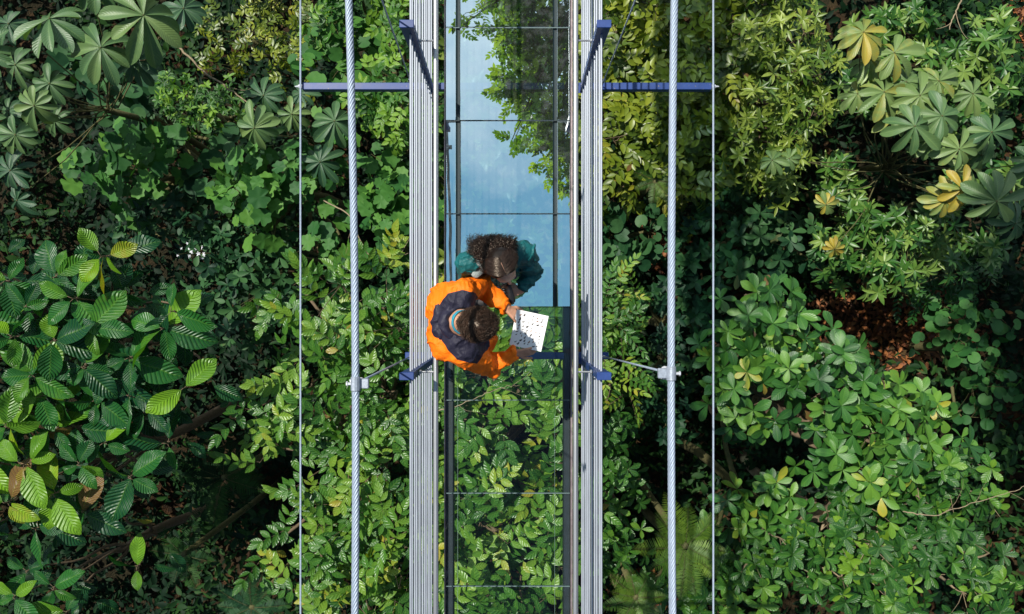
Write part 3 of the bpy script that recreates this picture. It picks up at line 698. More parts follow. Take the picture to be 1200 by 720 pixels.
# ribbed broad leaf trees: few big blades, built on visible twigs
def rib_tree(label, z, tips, trunkpx, Lpx):
    """tips: (px, py, n leaves, dz)"""
    b = W(trunkpx[0], trunkpx[1], z); base = np.array([b[0], b[1], float(ground_z(b[0], b[1]))])
    root = empty('ribbed_leaf_tree', base); tag(root, label, 'tree', 'ribbed leaf trees')
    tw = MB(); f = Fol(); top = np.array([b[0], b[1], z-2.0])
    tr = limb(tw, base-UP*.25, top, .13, .07, 8, .05, 8)
    for (px, py, n, dz, tn) in tips:
        p = W(px, py, z+dz); L = Lpx*(CAM_H-z-dz)/F
        L2 = limb(tw, tr[-1 if rng.random() < .6 else -2], p-UP*.12, .032, .010, 9, .12, 5)
        tw.tube([p-UP*.12, p], [.010, .006], 5)
        a0 = rng.uniform(0, 6.28)
        for k in range(n):
            a = a0+k*2*np.pi/n+rng.normal(0, .22); e = math.radians(rng.uniform(-12, 22))
            h = np.array([math.cos(a), math.sin(a), 0]); d = h*math.cos(e)+UP*math.sin(e)
            q = p+h*.05*rng.uniform(.5, 1.5)-UP*.03*k
            tw.tube([p-UP*.03*k, q], [.006, .004], 4)
            t = tn+rng.normal(0, .22)
            if rng.random() < .018: t = rng.uniform(1.25, 1.8)
            roll = rng.normal(0, .38, 3)
            f.put(T_big, q[None], d[None], (UP+roll)[None], [L*rng.uniform(.5, 1.1)], t, bend=rng.uniform(.05, .4), twist=.25, wsc=np.array([rng.uniform(.85, 1.1)]))
        # smaller leaves lower on the shoot
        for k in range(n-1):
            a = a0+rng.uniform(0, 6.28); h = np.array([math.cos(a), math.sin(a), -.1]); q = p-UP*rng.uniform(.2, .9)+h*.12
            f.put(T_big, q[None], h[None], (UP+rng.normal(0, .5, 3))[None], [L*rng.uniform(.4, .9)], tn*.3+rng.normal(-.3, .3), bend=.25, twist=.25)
    f.build('crown', M_B, root); tw.build('trunk', M_bark, root, smooth=True)
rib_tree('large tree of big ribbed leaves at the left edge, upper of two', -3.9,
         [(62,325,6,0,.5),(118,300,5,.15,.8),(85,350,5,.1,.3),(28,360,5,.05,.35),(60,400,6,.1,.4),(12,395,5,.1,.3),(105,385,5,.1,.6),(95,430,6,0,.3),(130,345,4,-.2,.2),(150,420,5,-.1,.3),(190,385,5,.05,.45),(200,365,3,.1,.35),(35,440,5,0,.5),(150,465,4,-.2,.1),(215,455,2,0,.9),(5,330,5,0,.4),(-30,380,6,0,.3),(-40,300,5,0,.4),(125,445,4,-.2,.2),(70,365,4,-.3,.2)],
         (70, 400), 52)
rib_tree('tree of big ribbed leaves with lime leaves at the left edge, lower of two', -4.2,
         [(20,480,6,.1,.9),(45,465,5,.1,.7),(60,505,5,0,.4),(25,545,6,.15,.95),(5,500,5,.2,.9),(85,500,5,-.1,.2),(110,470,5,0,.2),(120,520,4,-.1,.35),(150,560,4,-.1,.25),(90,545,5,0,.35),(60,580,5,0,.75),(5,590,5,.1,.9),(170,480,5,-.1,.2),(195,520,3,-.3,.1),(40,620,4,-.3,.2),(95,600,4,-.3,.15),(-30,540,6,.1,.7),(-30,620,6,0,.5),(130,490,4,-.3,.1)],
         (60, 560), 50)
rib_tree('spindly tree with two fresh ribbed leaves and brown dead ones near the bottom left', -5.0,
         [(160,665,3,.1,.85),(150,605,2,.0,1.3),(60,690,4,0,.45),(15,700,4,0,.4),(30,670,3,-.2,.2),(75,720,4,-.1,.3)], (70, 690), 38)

# umbrella leaf trees, each leaf placed where its plant holds it
def umbrella(name, label, leaves, zbase, cat='tree', grp='umbrella leaved trees', trunkpx=None, mat=None):
    lv = np.array([l[:3] for l in leaves], float); z = np.array([l[3] for l in leaves]); tn = np.array([l[4] for l in leaves])
    P = np.array([W(a[0], a[1], zz) for a, zz in zip(lv, z)]); R = lv[:, 2]*(CAM_H-z)/F
    cx, cy = (lv[:, 0].mean(), lv[:, 1].mean()) if trunkpx is None else trunkpx
    b = W(cx, cy, z.mean()); base = np.array([b[0], b[1], float(ground_z(b[0], b[1]))])
    root = empty(name, base); tag(root, label, cat, grp)
    tw = MB(); f = Fol(); top = np.array([b[0], b[1], z.min()-.9])
    tr = limb(tw, base-UP*.25, top, .085, .05, 8, .05, 8)
    ax = nrm(UP+np.concatenate([(P-b)[:, :2]*.18, np.zeros((len(P), 1))], 1)+rng.normal(0, .12, (len(P), 3)))
    k_palm(f, tw, P, ax, R*1.08, T_palm, nleaf=(9, 12), tints=tn)
    for p, a in zip(P, ax):
        limb(tw, tr[-1]+rng.normal(0, .05, 3), p-a*.01, .012, .007, 7, .08, 5)
        tw.tube([p-a*.015, p+a*.012], [.014, .010], 6)
    f.build('crown', M_A, root); tw.build('trunk' if cat == 'tree' else 'stem', M_stem, root, smooth=True)
umbrella('umbrella_leaf_tree', 'tree of large green umbrella shaped leaves in the top left corner', [
    (58,22,42,-4.3,.5),(168,18,54,-4.1,.7),(118,56,44,-4.3,.55),(18,76,28,-4.5,.5),(40,124,30,-4.4,.75),(18,158,26,-4.5,.5),(58,98,27,-4.6,.4),
    (160,72,32,-4.9,.15),(10,130,18,-4.9,.2),(12,200,26,-5.3,-.2),(20,235,24,-5.6,-.4),(10,28,24,-4.8,.1),(64,142,22,-5.1,.5),(-25,60,36,-4.4,.5),(110,-25,40,-4.3,.5),(-30,140,34,-4.6,.4),(215,10,30,-5.0,.1)], -4.4, trunkpx=(45, 90))
umbrella('umbrella_leaf_shrub', 'young plant with green umbrella shaped leaves just left of the beam tip', [
    (309,112,29,-5.6,.15),(298,150,29,-5.4,.65),(342,134,24,-5.6,.8),(392,142,31,-5.5,.3),(352,110,22,-5.9,.1),(375,190,28,-6.2,.0)], -5.5, 'shrub', trunkpx=(335, 140))
umbrella('umbrella_leaf_tree', 'tree of tired yellowing umbrella shaped leaves at upper right', [
    (1012,38,33,-4.5,1.12),(1048,62,32,-4.7,.95),(1036,108,36,-4.7,.95),(1062,96,26,-4.9,.7),(1078,112,34,-4.6,.9),(1072,148,36,-4.4,.6),(1104,136,32,-4.5,.6),(1124,175,30,-4.5,.9),(1162,155,34,-4.6,.5),
    (1128,222,28,-4.6,1.25),(1108,235,26,-4.8,1.1),(1168,236,42,-4.3,.6),(968,240,16,-5.4,1.1),(905,188,20,-5.5,.7),(925,186,16,-5.6,.7),(978,292,14,-5.8,1.2),(1150,182,22,-5.0,.6),(1020,70,30,-5.0,1.05),(1100,95,28,-5.0,.9),(1140,110,26,-5.1,.8),(1050,135,28,-5.0,.95),(1090,165,30,-4.9,.8),(1005,110,24,-5.2,.9),(1135,195,26,-5.1,1.0),(1190,262,30,-5.0,.4),(1215,190,34,-4.6,.5),(1040,85,20,-5.1,1.0)], -4.5, trunkpx=(1110, 170))

# ferns
def fern(label, px, py, z, n, Lpx, mat=None, tint=(0, 1), spread=(0, 6.28)):
    c = W(px, py, z); base = c.copy(); c[2] = z
    gz0 = float(ground_z(c[0], c[1])); root = empty('tree_fern', (c[0], c[1], gz0)); tag(root, label, 'fern', 'tree ferns')
    tw = MB(); f = Fol(); tw.tube([(c[0], c[1], gz0-.1), (c[0]+.03, c[1], (gz0+z)/2), (c[0], c[1], z)], [.08, .06, .05], 8)
    a = np.linspace(spread[0], spread[1], n, endpoint=False)+rng.normal(0, .12, n)
    D = np.stack([np.cos(a), np.sin(a), rng.uniform(.0, .7, n)], 1)
    k_fern(f, tw, np.repeat(c[None], n, 0), D, Lpx*(CAM_H-z)/F, T_pin, npin=18, tint=tint, arch=.3)
    f.build('fronds', mat or M_fern, root); tw.build('stem', M_stem, root, smooth=True)
fern('feathery yellow green fern crossed by the right cable near the bottom edge', 803, 640, -5.2, 14, 60, tint=(.3, .8))
fern('feathery fern cut by the bottom edge beside the bare brown earth', 745, 700, -5.2, 11, 46, tint=(0, .7))
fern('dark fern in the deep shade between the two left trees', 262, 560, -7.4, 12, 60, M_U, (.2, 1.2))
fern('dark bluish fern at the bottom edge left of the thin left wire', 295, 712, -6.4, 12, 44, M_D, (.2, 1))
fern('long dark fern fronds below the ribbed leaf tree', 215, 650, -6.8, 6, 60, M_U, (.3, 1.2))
fern('small pale fern half hidden in the olive tree, left of the right cable', 768, 212, -6.2, 7, 34, tint=(-.2, .5))

# undergrowth nobody could count
def gz_at(px, py):
    z = -11.
    for _ in range(6): c = W(px, py, z); z = float(ground_z(c[0], c[1]))
    return z
def undergrowth(n, zlo, zhi, xr_, yr_, tpls, Lr, tint):
    f = Fol()
    for tpl, share in tpls:
        m = int(n*share); x = rng.uniform(*xr_, m*2); y = rng.uniform(*yr_, m*2)
        # leave the openings of bare earth
        keep = np.ones(len(x), bool)
        for (px, py, rx, ry) in ((1025, 368, 95, 46), (1090, 395, 62, 34), (775, 292, 34, 24), (770, 690, 30, 24), (1180, 10, 30, 30)):
            c = W(px, py, gz_at(px, py)); s_ = 15.9/F
            keep &= ((x-c[0])/(rx*s_))**2+((y-c[1])/(ry*s_))**2 > rng.uniform(.5, 1.3, len(x))
        x = x[keep][:m]; y = y[keep][:m]; m = len(x)
        mound = .5+.5*np.sin(x*1.9+np.sin(y*1.4)*1.5)*np.cos(y*1.7+1)
        z = ground_z(x, y)+zlo+(zhi-zlo)*mound*rng.uniform(.3, 1, m)
        P = np.stack([x, y, z], 1); a = rng.uniform(0, 6.28, m)
        d = np.stack([np.cos(a), np.sin(a), rng.normal(0, .3, m)], 1)
        f.put(tpl, P, d, UP+rng.normal(0, .4, (m, 3)), rng.uniform(*Lr, m), rng.uniform(*tint, m)+.4*np.sin(x*1.1+y*.7), bend=.2, twist=.15)
    o = f.build('undergrowth', M_U); tag(o, 'dark green undergrowth of mixed leaves on the shaded forest floor', 'undergrowth', kind='stuff')
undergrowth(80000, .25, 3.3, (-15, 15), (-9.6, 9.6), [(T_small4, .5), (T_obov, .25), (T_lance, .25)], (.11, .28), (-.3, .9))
# fallen leaves on the bare earth
f = Fol(); m = 2600
for (px, py, rx, ry) in ((1010, 360, 75, 40), (1060, 372, 70, 40), (1095, 395, 55, 36), (775, 292, 40, 30), (770, 690, 34, 30), (1180, 10, 40, 40)):
    c = W(px, py, gz_at(px, py)); s_ = 15.9/F
    x = c[0]+rng.normal(0, .6, 500)*rx*s_; y = c[1]+rng.normal(0, .6, 500)*ry*s_
    a = rng.uniform(0, 6.28, 500)
    f.put(T_small, np.stack([x, y, ground_z(x, y)+rng.uniform(.03, .09, 500)], 1), np.stack([np.cos(a), np.sin(a), a*0], 1), UP+rng.normal(0, .35, (500, 3)), rng.uniform(.1, .22, 500), rng.uniform(0, 1, 500), bend=-.2)
M_lit = leaf_mat('fallen_leaf', (.07, .024, .010), (.18, .058, .017), (.36, .14, .038), rough=.7, transl=.1)
tag(f.build('leaf_litter', M_lit), 'rust brown fallen leaves on the bare forest floor', 'leaf litter', kind='stuff')

# unseen tall tree added outside the frame to shade the left gap
def tall(label, x, y, z, R):
    base = np.array([x, y, float(ground_z(x, y))]); root = empty('unseen_shade_tree', base); tag(root, label, 'tree')
    tw = MB(); f = Fol(); tr = limb(tw, base-UP*.3, np.array([x, y, z-.4]), .2, .09, 9, .03, 8)
    n = 900; P = np.array([x, y, z])+nrm(rng.normal(0, 1, (n, 3)))*(rng.uniform(.2, 1, n)**.4)[:, None]*np.array([R, R, R*.5])
    k_spray(f, tw, P, nrm(UP+rng.normal(0, .4, (n, 3))), .26, T_small4, npair=(3, 5))
    for q in P[:14]: limb(tw, tr[-2], q, .05, .01, 6, .1, 5)
    f.build('crown', M_F, root); tw.build('trunk', M_bark, root, smooth=True)
tall('unseen tall tree added beyond the left edge, shading the dark gap', -10.9, -.2, 0., 1.5)

# bare branches
def bare(label, pts, r, z):
    P = np.array([W(a, b, z+c) for a, b, c in pts]); t = np.linspace(0, 1, 30); u = np.linspace(0, 1, len(P))
    C = np.stack([np.interp(t, u, P[:, k]) for k in range(3)], 1); C[1:-1] = (C[:-2]+C[2:]+C[1:-1])/3; C += rng.normal(0, .008, C.shape)
    mb = MB(); mb.tube(C, np.linspace(r, r*.35, 30), 6)
    for k in (9, 15, 21, 26):
        d = nrm(C[k]-C[k-3]); a = rng.choice([-1, 1])*rng.uniform(.5, .9); e = C[k]+rng.uniform(.25, .55)*np.array([d[0]*math.cos(a)-d[1]*math.sin(a), d[0]*math.sin(a)+d[1]*math.cos(a), .1])
        limb(mb, C[k]-d*.01, e, r*.35, r*.12, 7, .12, 5)
    tag(mb.build('bare_branch', M_barkp, None, True), label, 'branch', 'bare branches')
bare('bare tan branch slanting down from the top edge near the top right corner', [(1150,-40,-.4),(1128,-5,0),(1112,35,.1)], .02, -5.2)
bare('long dark bare branch slanting down behind the lime dotted shrub at top left', [(200,45,0),(240,85,0),(290,120,-.1),(310,140,-.3)], .02, -6.3)
bare('curved bare twig between the left cable and the wires, above the bright pinnate tree', [(380,235,-.5),(408,250,0),(430,300,0),(455,305,0),(478,298,0)], .012, -5.9)
bare('pale bare twig seen through the clear glass just below the orange jacket', [(515,482,0),(540,474,.1),(585,455,.2),(610,452,.1)], .008, -4.0)
bare('pale crooked twigs sticking out at the right edge of the lime green tree', [(1060,600,0),(1095,605,.1),(1140,590,.1),(1190,575,.1),(1215,560,.1)], .008, -4.1)

# small white blossoms in the shade
c = W(226, 296, -6.6); n = 16; P = c+rng.normal(0, 1, (n, 3))*np.array([.13, .08, .08])
tw = MB(); base = np.array([c[0], c[1], float(ground_z(c[0], c[1]))]); root = empty('flowering_shrub', base)
tag(root, 'spray of tiny white blossoms in deep shade right of the ribbed leaf tree', 'shrub')
st = limb(tw, base-UP*.2, c-UP*.3, .02, .01, 8, .05)
for q in P: limb(tw, st[-1], q, .004, .002, 5, .1, 4)
M_petal = simple('white_petal', (.62, .62, .66), .6, 0, .05, 20)
for q in P:
    f = Fol(); k_whorl(f, None, q[None], nrm(UP+rng.normal(0, .5, (1, 3))), rng.uniform(.025, .045), T_small, nleaf=(5, 5)); f.build('flower', M_petal, root)
tw.build('stem', M_stem, root, smooth=True)
# ---------------------------------------------------------------- people (one continuous surface each, grown from a distance field)
_lat = np.random.default_rng(11).random((32, 32, 32))
def vnoise(p, s):
    q = p*s; i = np.floor(q).astype(int); f_ = q-i; f_ = f_*f_*(3-2*f_); r = 0
    for dx in (0, 1):
        for dy in (0, 1):
            for dz in (0, 1):
                wt = (f_[:, 0] if dx else 1-f_[:, 0])*(f_[:, 1] if dy else 1-f_[:, 1])*(f_[:, 2] if dz else 1-f_[:, 2])
                r = r+wt*_lat[(i[:, 0]+dx) % 32, (i[:, 1]+dy) % 32, (i[:, 2]+dz) % 32]
    return r*2-1
def rc(p, a, b, ra, rb):
    a = np.asarray(a, float); b = np.asarray(b, float); ab = b-a
    t = np.clip(((p-a)@ab)/(ab@ab), 0, 1)
    return np.linalg.norm(p-a-t[:, None]*ab, axis=1)-(ra+(rb-ra)*t)
def ell(p, c, r, R=None):
    q = p-np.asarray(c)
    if R is not None: q = q@np.asarray(R).T
    r = np.asarray(r, float); k0 = np.linalg.norm(q/r, axis=1); k1 = np.linalg.norm(q/(r*r), axis=1)
    return k0*(k0-1)/np.maximum(k1, 1e-6)
def smin(a, b, k):
    h = np.clip(.5+.5*(b-a)/k, 0, 1); return b*(1-h)+a*h-k*h*(1-h)
def smax(a, b, k): return -smin(-a, -b, k)
def surfnet(fn, lo, hi, h, blk=8):
    lo = np.array(lo, float); n = np.ceil((np.array(hi)-lo)/h/blk).astype(int)*blk+1
    nb = (n-1)//blk
    V = np.ones(tuple(n), np.float32)
    bi = np.stack(np.meshgrid(*[np.arange(k) for k in nb], indexing='ij'), -1).reshape(-1, 3)
    d = fn(lo+(bi*blk+blk/2)*h)
    near = np.abs(d) < blk*h*.95+.02
    for b, v in zip(bi[~near], d[~near]):
        if v < 0:
            s_ = b*blk; V[s_[0]:s_[0]+blk+1, s_[1]:s_[1]+blk+1, s_[2]:s_[2]+blk+1] = -1
    off = np.stack(np.meshgrid(*[np.arange(blk+1)]*3, indexing='ij'), -1).reshape(-1, 3)
    nbk = bi[near]
    for s_ in range(0, len(nbk), 400):
        g = (nbk[s_:s_+400, None]*blk+off[None]).reshape(-1, 3)
        V[g[:, 0], g[:, 1], g[:, 2]] = fn(lo+g*h)
    S = V < 0
    c = sum(S[a:S.shape[0]-1+a, b:S.shape[1]-1+b, e:S.shape[2]-1+e].astype(np.int8) for a in (0, 1) for b in (0, 1) for e in (0, 1))
    act = np.argwhere((c > 0) & (c < 8)); idx = np.full(c.shape, -1, np.int32); idx[act[:, 0], act[:, 1], act[:, 2]] = np.arange(len(act))
    acc = np.zeros((len(act), 3)); cnt = np.zeros(len(act))
    cor = [(a, b, e) for a in (0, 1) for b in (0, 1) for e in (0, 1)]
    for i in range(8):
        for j in range(i+1, 8):
            if sum(abs(x-y) for x, y in zip(cor[i], cor[j])) != 1: continue
            A = act+cor[i]; B = act+cor[j]; va = V[A[:, 0], A[:, 1], A[:, 2]]; vb = V[B[:, 0], B[:, 1], B[:, 2]]
            m = (va < 0) != (vb < 0); t = va/np.where(m, va-vb, 1)
            acc[m] += (A+t[:, None]*(B-A))[m]; cnt[m] += 1
    P = lo+acc/cnt[:, None]*h
    Q = []
    for ax in range(3):
        sl0 = [slice(None)]*3; sl1 = [slice(None)]*3; sl0[ax] = slice(0, -1); sl1[ax] = slice(1, None)
        e = np.argwhere(S[tuple(sl0)] != S[tuple(sl1)])
        o1, o2 = [k for k in range(3) if k != ax]
        ok = (e[:, o1] > 0) & (e[:, o2] > 0) & (e[:, o1] < c.shape[o1]) & (e[:, o2] < c.shape[o2]); e = e[ok]
        ins = S[e[:, 0], e[:, 1], e[:, 2]]
        cs = []
        for da, db in ((1, 1), (0, 1), (0, 0), (1, 0)):
            g = e.copy(); g[:, o1] -= da; g[:, o2] -= db; cs.append(idx[g[:, 0], g[:, 1], g[:, 2]])
        q = np.stack(cs, 1)
        flip = ins if ax != 1 else ~ins
        q[~flip] = q[~flip][:, ::-1]; Q.append(q)
    Q = np.concatenate(Q); Q = Q[(Q >= 0).all(1)]
    return P, Q
def relax(P, Q, it=2, lam=.5):
    for _ in range(it):
        s_ = np.zeros_like(P); n = np.zeros(len(P))
        for k in range(4):
            a = Q[:, k]; b = Q[:, (k+1) % 4]
            np.add.at(s_, a, P[b]); np.add.at(n, a, 1); np.add.at(s_, b, P[a]); np.add.at(n, b, 1)
        P = P+lam*(s_/np.maximum(n, 1)[:, None]-P)
    return P

def hand_prims(wr, Fd, Bk, side, L=.185, curl=(.25, .5, .4), thumb=(.55, -.25), spread=.06):
    """palm, four fingers of unequal length, thumb. Fd: wrist to fingers, Bk: back of the hand, side: +1 puts the thumb along Fd x Bk"""
    Fd = nrm(Fd); Bk = nrm(Bk-(Bk@Fd)*Fd); T = np.cross(Fd, Bk)*side
    out = []; s_ = L/.185
    pal = .088*s_
    for k, (o, ln) in enumerate(((.030, .070), (.010, .078), (-.010, .072), (-.029, .057))):
        root = wr+Fd*(pal-.004*abs(k-1))+T*o*s_
        out.append(('p', wr+Fd*.012+T*o*.62*s_, root, .0135*s_, .0105*s_))
        d = nrm(Fd+T*spread*(1.5-k)); p = root; a = 0
        for seg, (fr, cu) in enumerate(zip((.45, .31, .24), curl)):
            a += cu; dd = math.cos(a)*d-math.sin(a)*Bk
            q = p+dd*ln*fr*s_*1.05; r0_ = (.0092, .0083, .0074)[seg]*s_; out.append(('f%d' % k, p, q, r0_, r0_*.9)); p = q
    b = wr+Fd*.022+T*.022*s_-Bk*.006
    d1 = nrm(Fd*.62+T*.75+Bk*thumb[1]); q = b+d1*.043*s_; out.append(('p', wr+Fd*.02+T*.012, q, .014*s_, .0115*s_))
    d2 = nrm(Fd*.92+T*thumb[0]*.5+Bk*thumb[1]); q2 = q+d2*.032*s_; out.append(('t', q, q2, .0108*s_, .0095*s_))
    q3 = q2+nrm(Fd-T*.15+Bk*thumb[1])*.026*s_; out.append(('t', q2, q3, .0096*s_, .008*s_))
    return out
def hand_sdf(p, prims):
    d = None; grp = {}
    for g, a, b, ra, rb in prims: grp.setdefault(g, []).append(rc(p, a, b, ra, rb))
    pal = None
    for x in grp.pop('p'): pal = x if pal is None else smin(pal, x, .010)
    d = pal
    for g, xs in grp.items():
        f_ = xs[0]
        for x in xs[1:]: f_ = smin(f_, x, .003)
        d = smin(d, f_, .004)
    return d
def rotframe(fwd, up):
    """rows: right, forward, up of a head looking along fwd"""
    fwd = nrm(fwd); r = nrm(np.cross(fwd, up)); u = np.cross(r, fwd); return np.array([r, fwd, u])
def head_sdf(p, c, R, s_=1.):
    q = ((p-c)@R.T)/s_
    d = ell(q, (0, -.012, .025), (.076, .094, .095))
    d = smin(d, ell(q, (0, .028, -.045), (.056, .060, .065)), .03)       # face and jaw
    d = smin(d, rc(q, (0, .055, -.088), (0, .074, -.086), .018, .014), .02)      # chin
    d = smin(d, rc(q, (0, .086, .005), (0, .106, -.026), .009, .0125), .012)     # nose
    for sx in (-1, 1):
        d = smin(d, rc(q, (sx*.016, .078, .018), (sx*.044, .070, .020), .010, .009), .012)   # brow
        d = smin(d, ell(q, (sx*.040, .058, -.028), (.02, .02, .018)), .015)                   # cheek
        d = smax(d, -ell(q, (sx*.031, .094, .002), (.014, .012, .009)), .008)                 # eye socket
        ear = ell(q, (sx*.079, -.006, -.012), (.010, .019, .031)); ear = smax(ear, -ell(q, (sx*.088, .000, -.010), (.007, .010, .018)), .004)
        d = smin(d, ear, .005)
    d = smin(d, rc(q, (-.018, .088, -.052), (.018, .088, -.052), .006, .006), .006)           # lips
    d = smax(d, -rc(q, (-.020, .097, -.0525), (.020, .097, -.0525), .0022, .0022), .003)
    return d*s_
def person_body(fn, lo, hi, h, mat, root, name='body'):
    P, Q = surfnet(fn, lo, hi, h); return mesh_obj(name, P, Q, mat, root, True)
def lobj(name, P, Q, mat, root, attrs=None, it=1):
    return mesh_obj(name, relax(P, Q, it), Q, mat, root, True, attrs)

def skin_mat(name, a, b):
    m, nt, out = newmat(name); geo = N(nt, 'ShaderNodeNewGeometry')
    nz = N(nt, 'ShaderNodeTexNoise', {'Vector': geo.outputs['Position'], 'Scale': 22., 'Detail': 5.})
    nf = N(nt, 'ShaderNodeTexNoise', {'Vector': geo.outputs['Position'], 'Scale': 260., 'Detail': 2.})
    c = ramp(nt, nz.outputs[0], [(.35, a), (.65, b)])
    bp = N(nt, 'ShaderNodeBump', {'Height': nf.outputs[0], 'Strength': .12, 'Distance': .002})
    p = N(nt, 'ShaderNodeBsdfPrincipled', {'Base Color': c, 'Roughness': .5, 'Subsurface Weight': .12, 'Subsurface Scale': .008, 'Normal': bp.outputs[0]})
    p.inputs['Subsurface Radius'].default_value = (1, .35, .2)
    nt.links.new(p.outputs[0], out.inputs[0]); return m
def cloth_mat(name, c1, c2=None, rough=.62, weave=420., seams=None):
    """c2 replaces c1 where the 'zone' attribute is positive: a second panel of cloth sewn in"""
    m, nt, out = newmat(name); geo = N(nt, 'ShaderNodeNewGeometry')
    nz = N(nt, 'ShaderNodeTexNoise', {'Vector': geo.outputs['Position'], 'Scale': 9., 'Detail': 4.})
    nf = N(nt, 'ShaderNodeTexNoise', {'Vector': geo.outputs['Position'], 'Scale': weave, 'Detail': 2.})
    nw = N(nt, 'ShaderNodeTexNoise', {'Vector': geo.outputs['Position'], 'Scale': 38., 'Detail': 3., 'Distortion': 1.2})
    def two(c): return ramp(nt, nz.outputs[0], [(.3, tuple(x*.86 for x in c)), (.7, tuple(min(1, x*1.08) for x in c))])
    col = two(c1)
    if c2:
        at = N(nt, 'ShaderNodeAttribute', attribute_name='zone')
        st = N(nt, 'ShaderNodeMapRange', {'Value': at.outputs['Fac'], 'From Min': -.0008, 'From Max': .0008})
        mx = N(nt, 'ShaderNodeMix', data_type='RGBA'); nt.links.new(st.outputs[0], mx.inputs[0]); nt.links.new(col, mx.inputs[6]); nt.links.new(two(c2), mx.inputs[7]); col = mx.outputs[2]
    b1 = N(nt, 'ShaderNodeBump', {'Height': nf.outputs[0], 'Strength': .15, 'Distance': .001})
    b2 = N(nt, 'ShaderNodeBump', {'Height': nw.outputs[0], 'Strength': .6, 'Distance': .008, 'Normal': b1.outputs[0]})
    p = N(nt, 'ShaderNodeBsdfPrincipled', {'Base Color': col, 'Roughness': rough, 'Normal': b2.outputs[0], 'Specular IOR Level': .25})
    nt.links.new(p.outputs[0], out.inputs[0]); return m
M_skinm = skin_mat('tan_skin', (.40, .20, .12), (.52, .28, .18))
M_skinw = skin_mat('fair_skin', (.50, .27, .18), (.62, .36, .25))
M_orange = cloth_mat('orange_shell_cloth', (.90, .175, .004), (.017, .016, .032))
M_teal = cloth_mat('teal_shell_cloth', (.008, .105, .110), rough=.5)
M_grey = cloth_mat('pale_grey_fleece', (.27, .32, .31), rough=.9)
M_turq = cloth_mat('turquoise_shirt', (.03, .26, .36), rough=.8)
M_trou = cloth_mat('dark_trouser_cloth', (.03, .032, .04), rough=.85)
M_jean = cloth_mat('blue_denim', (.03, .055, .11), rough=.85)
M_shoe = simple('dark_shoe', (.03, .028, .028), .6, 0, .2, 30)
M_eye = simple('eye_white', (.7, .68, .66), .2, 0, .02, 10)
def hair_mat(name, a, b, rough=.32):
    m, nt, out = newmat(name); geo = N(nt, 'ShaderNodeNewGeometry')
    at = N(nt, 'ShaderNodeAttribute', attribute_name='tint')
    c = ramp(nt, at.outputs['Fac'], [(0, a), (1, b)])
    p = N(nt, 'ShaderNodeBsdfPrincipled', {'Base Color': c, 'Roughness': rough, 'Specular IOR Level': .55, 'Specular Tint': (1, .85, .7, 1)})
    nt.links.new(p.outputs[0], out.inputs[0]); return m
M_hairm = hair_mat('short_brown_hair', (.012, .007, .005), (.060, .030, .018), .45)
M_hairw = hair_mat('long_brown_hair', (.006, .0035, .003), (.026, .013, .009), .28)

def strands(paths, r, mat, name, root):
    """paths (n, k, 3) -> thin three sided tapering locks, one mesh"""
    n, k, _ = paths.shape
    T = nrm(np.gradient(paths, axis=1)); A = nrm(np.cross(T, np.array([.21, .33, .92]))); B = np.cross(T, A)
    a = np.arange(3)*2*np.pi/3
    tp = r[:, None]*np.linspace(1, .35, k)[None]
    V = paths[:, :, None]+tp[:, :, None, None]*(np.cos(a)[None, None, :, None]*A[:, :, None]+np.sin(a)[None, None, :, None]*B[:, :, None])
    q = np.array([[i*3+j, (i+1)*3+j, (i+1)*3+(j+1) % 3, i*3+(j+1) % 3] for i in range(k-1) for j in range(3)])
    Q = q[None]+(np.arange(n)*k*3)[:, None, None]
    return mesh_obj(name, V.reshape(-1, 3), Q.reshape(-1, 4), mat, root, True, {'tint': np.repeat(rng.uniform(0, 1, n), k*3)})
def legs_sdf(p, hipL, hipR, kneeL, kneeR, ankL, ankR, r=1.):
    d = smin(rc(p, hipL, kneeL, .088*r, .062*r), rc(p, kneeL, ankL, .060*r, .050*r), .02)
    e = smin(rc(p, hipR, kneeR, .088*r, .062*r), rc(p, kneeR, ankR, .060*r, .050*r), .02)
    return smin(smin(d, e, .01), rc(p, hipL, hipR, .105*r, .105*r), .05)
def shoe(root, ank, fwd, n='shoe'):
    fwd = nrm(np.array([fwd[0], fwd[1], 0.])); a = np.array([ank[0], ank[1], 0.])
    def fn(p):
        d = rc(p, a-fwd*.045+UP*.045, a+fwd*.15+UP*.034, .044, .036)
        d = smin(d, rc(p, a+UP*.05, a+UP*.13, .046, .048), .03)
        return smax(d, -(p[:, 2]-.003), .004)
    P, Q = surfnet(fn, a-np.array([.25, .25, .01]), a+np.array([.25, .25, .2]), .008)
    lobj(n, P, Q, M_shoe, root)
A3 = lambda *a: np.array(a, float)
def poly_sd(pts, x, y):
    """signed distance (positive inside) to a polygon in the horizontal plane"""
    P = np.array(pts); Qn = np.roll(P, -1, 0); d = np.full(len(x), 9.); ins = np.zeros(len(x), bool)
    for (ax, ay), (bx, by) in zip(P, Qn):
        ex, ey = bx-ax, by-ay; t = np.clip(((x-ax)*ex+(y-ay)*ey)/(ex*ex+ey*ey), 0, 1)
        d = np.minimum(d, np.hypot(x-ax-t*ex, y-ay-t*ey))
        c = ((ay > y) != (by > y)) & (x < ex*(y-ay)/(ey if ey else 1e-9)+ax); ins ^= c
    return np.where(ins, d, -d)

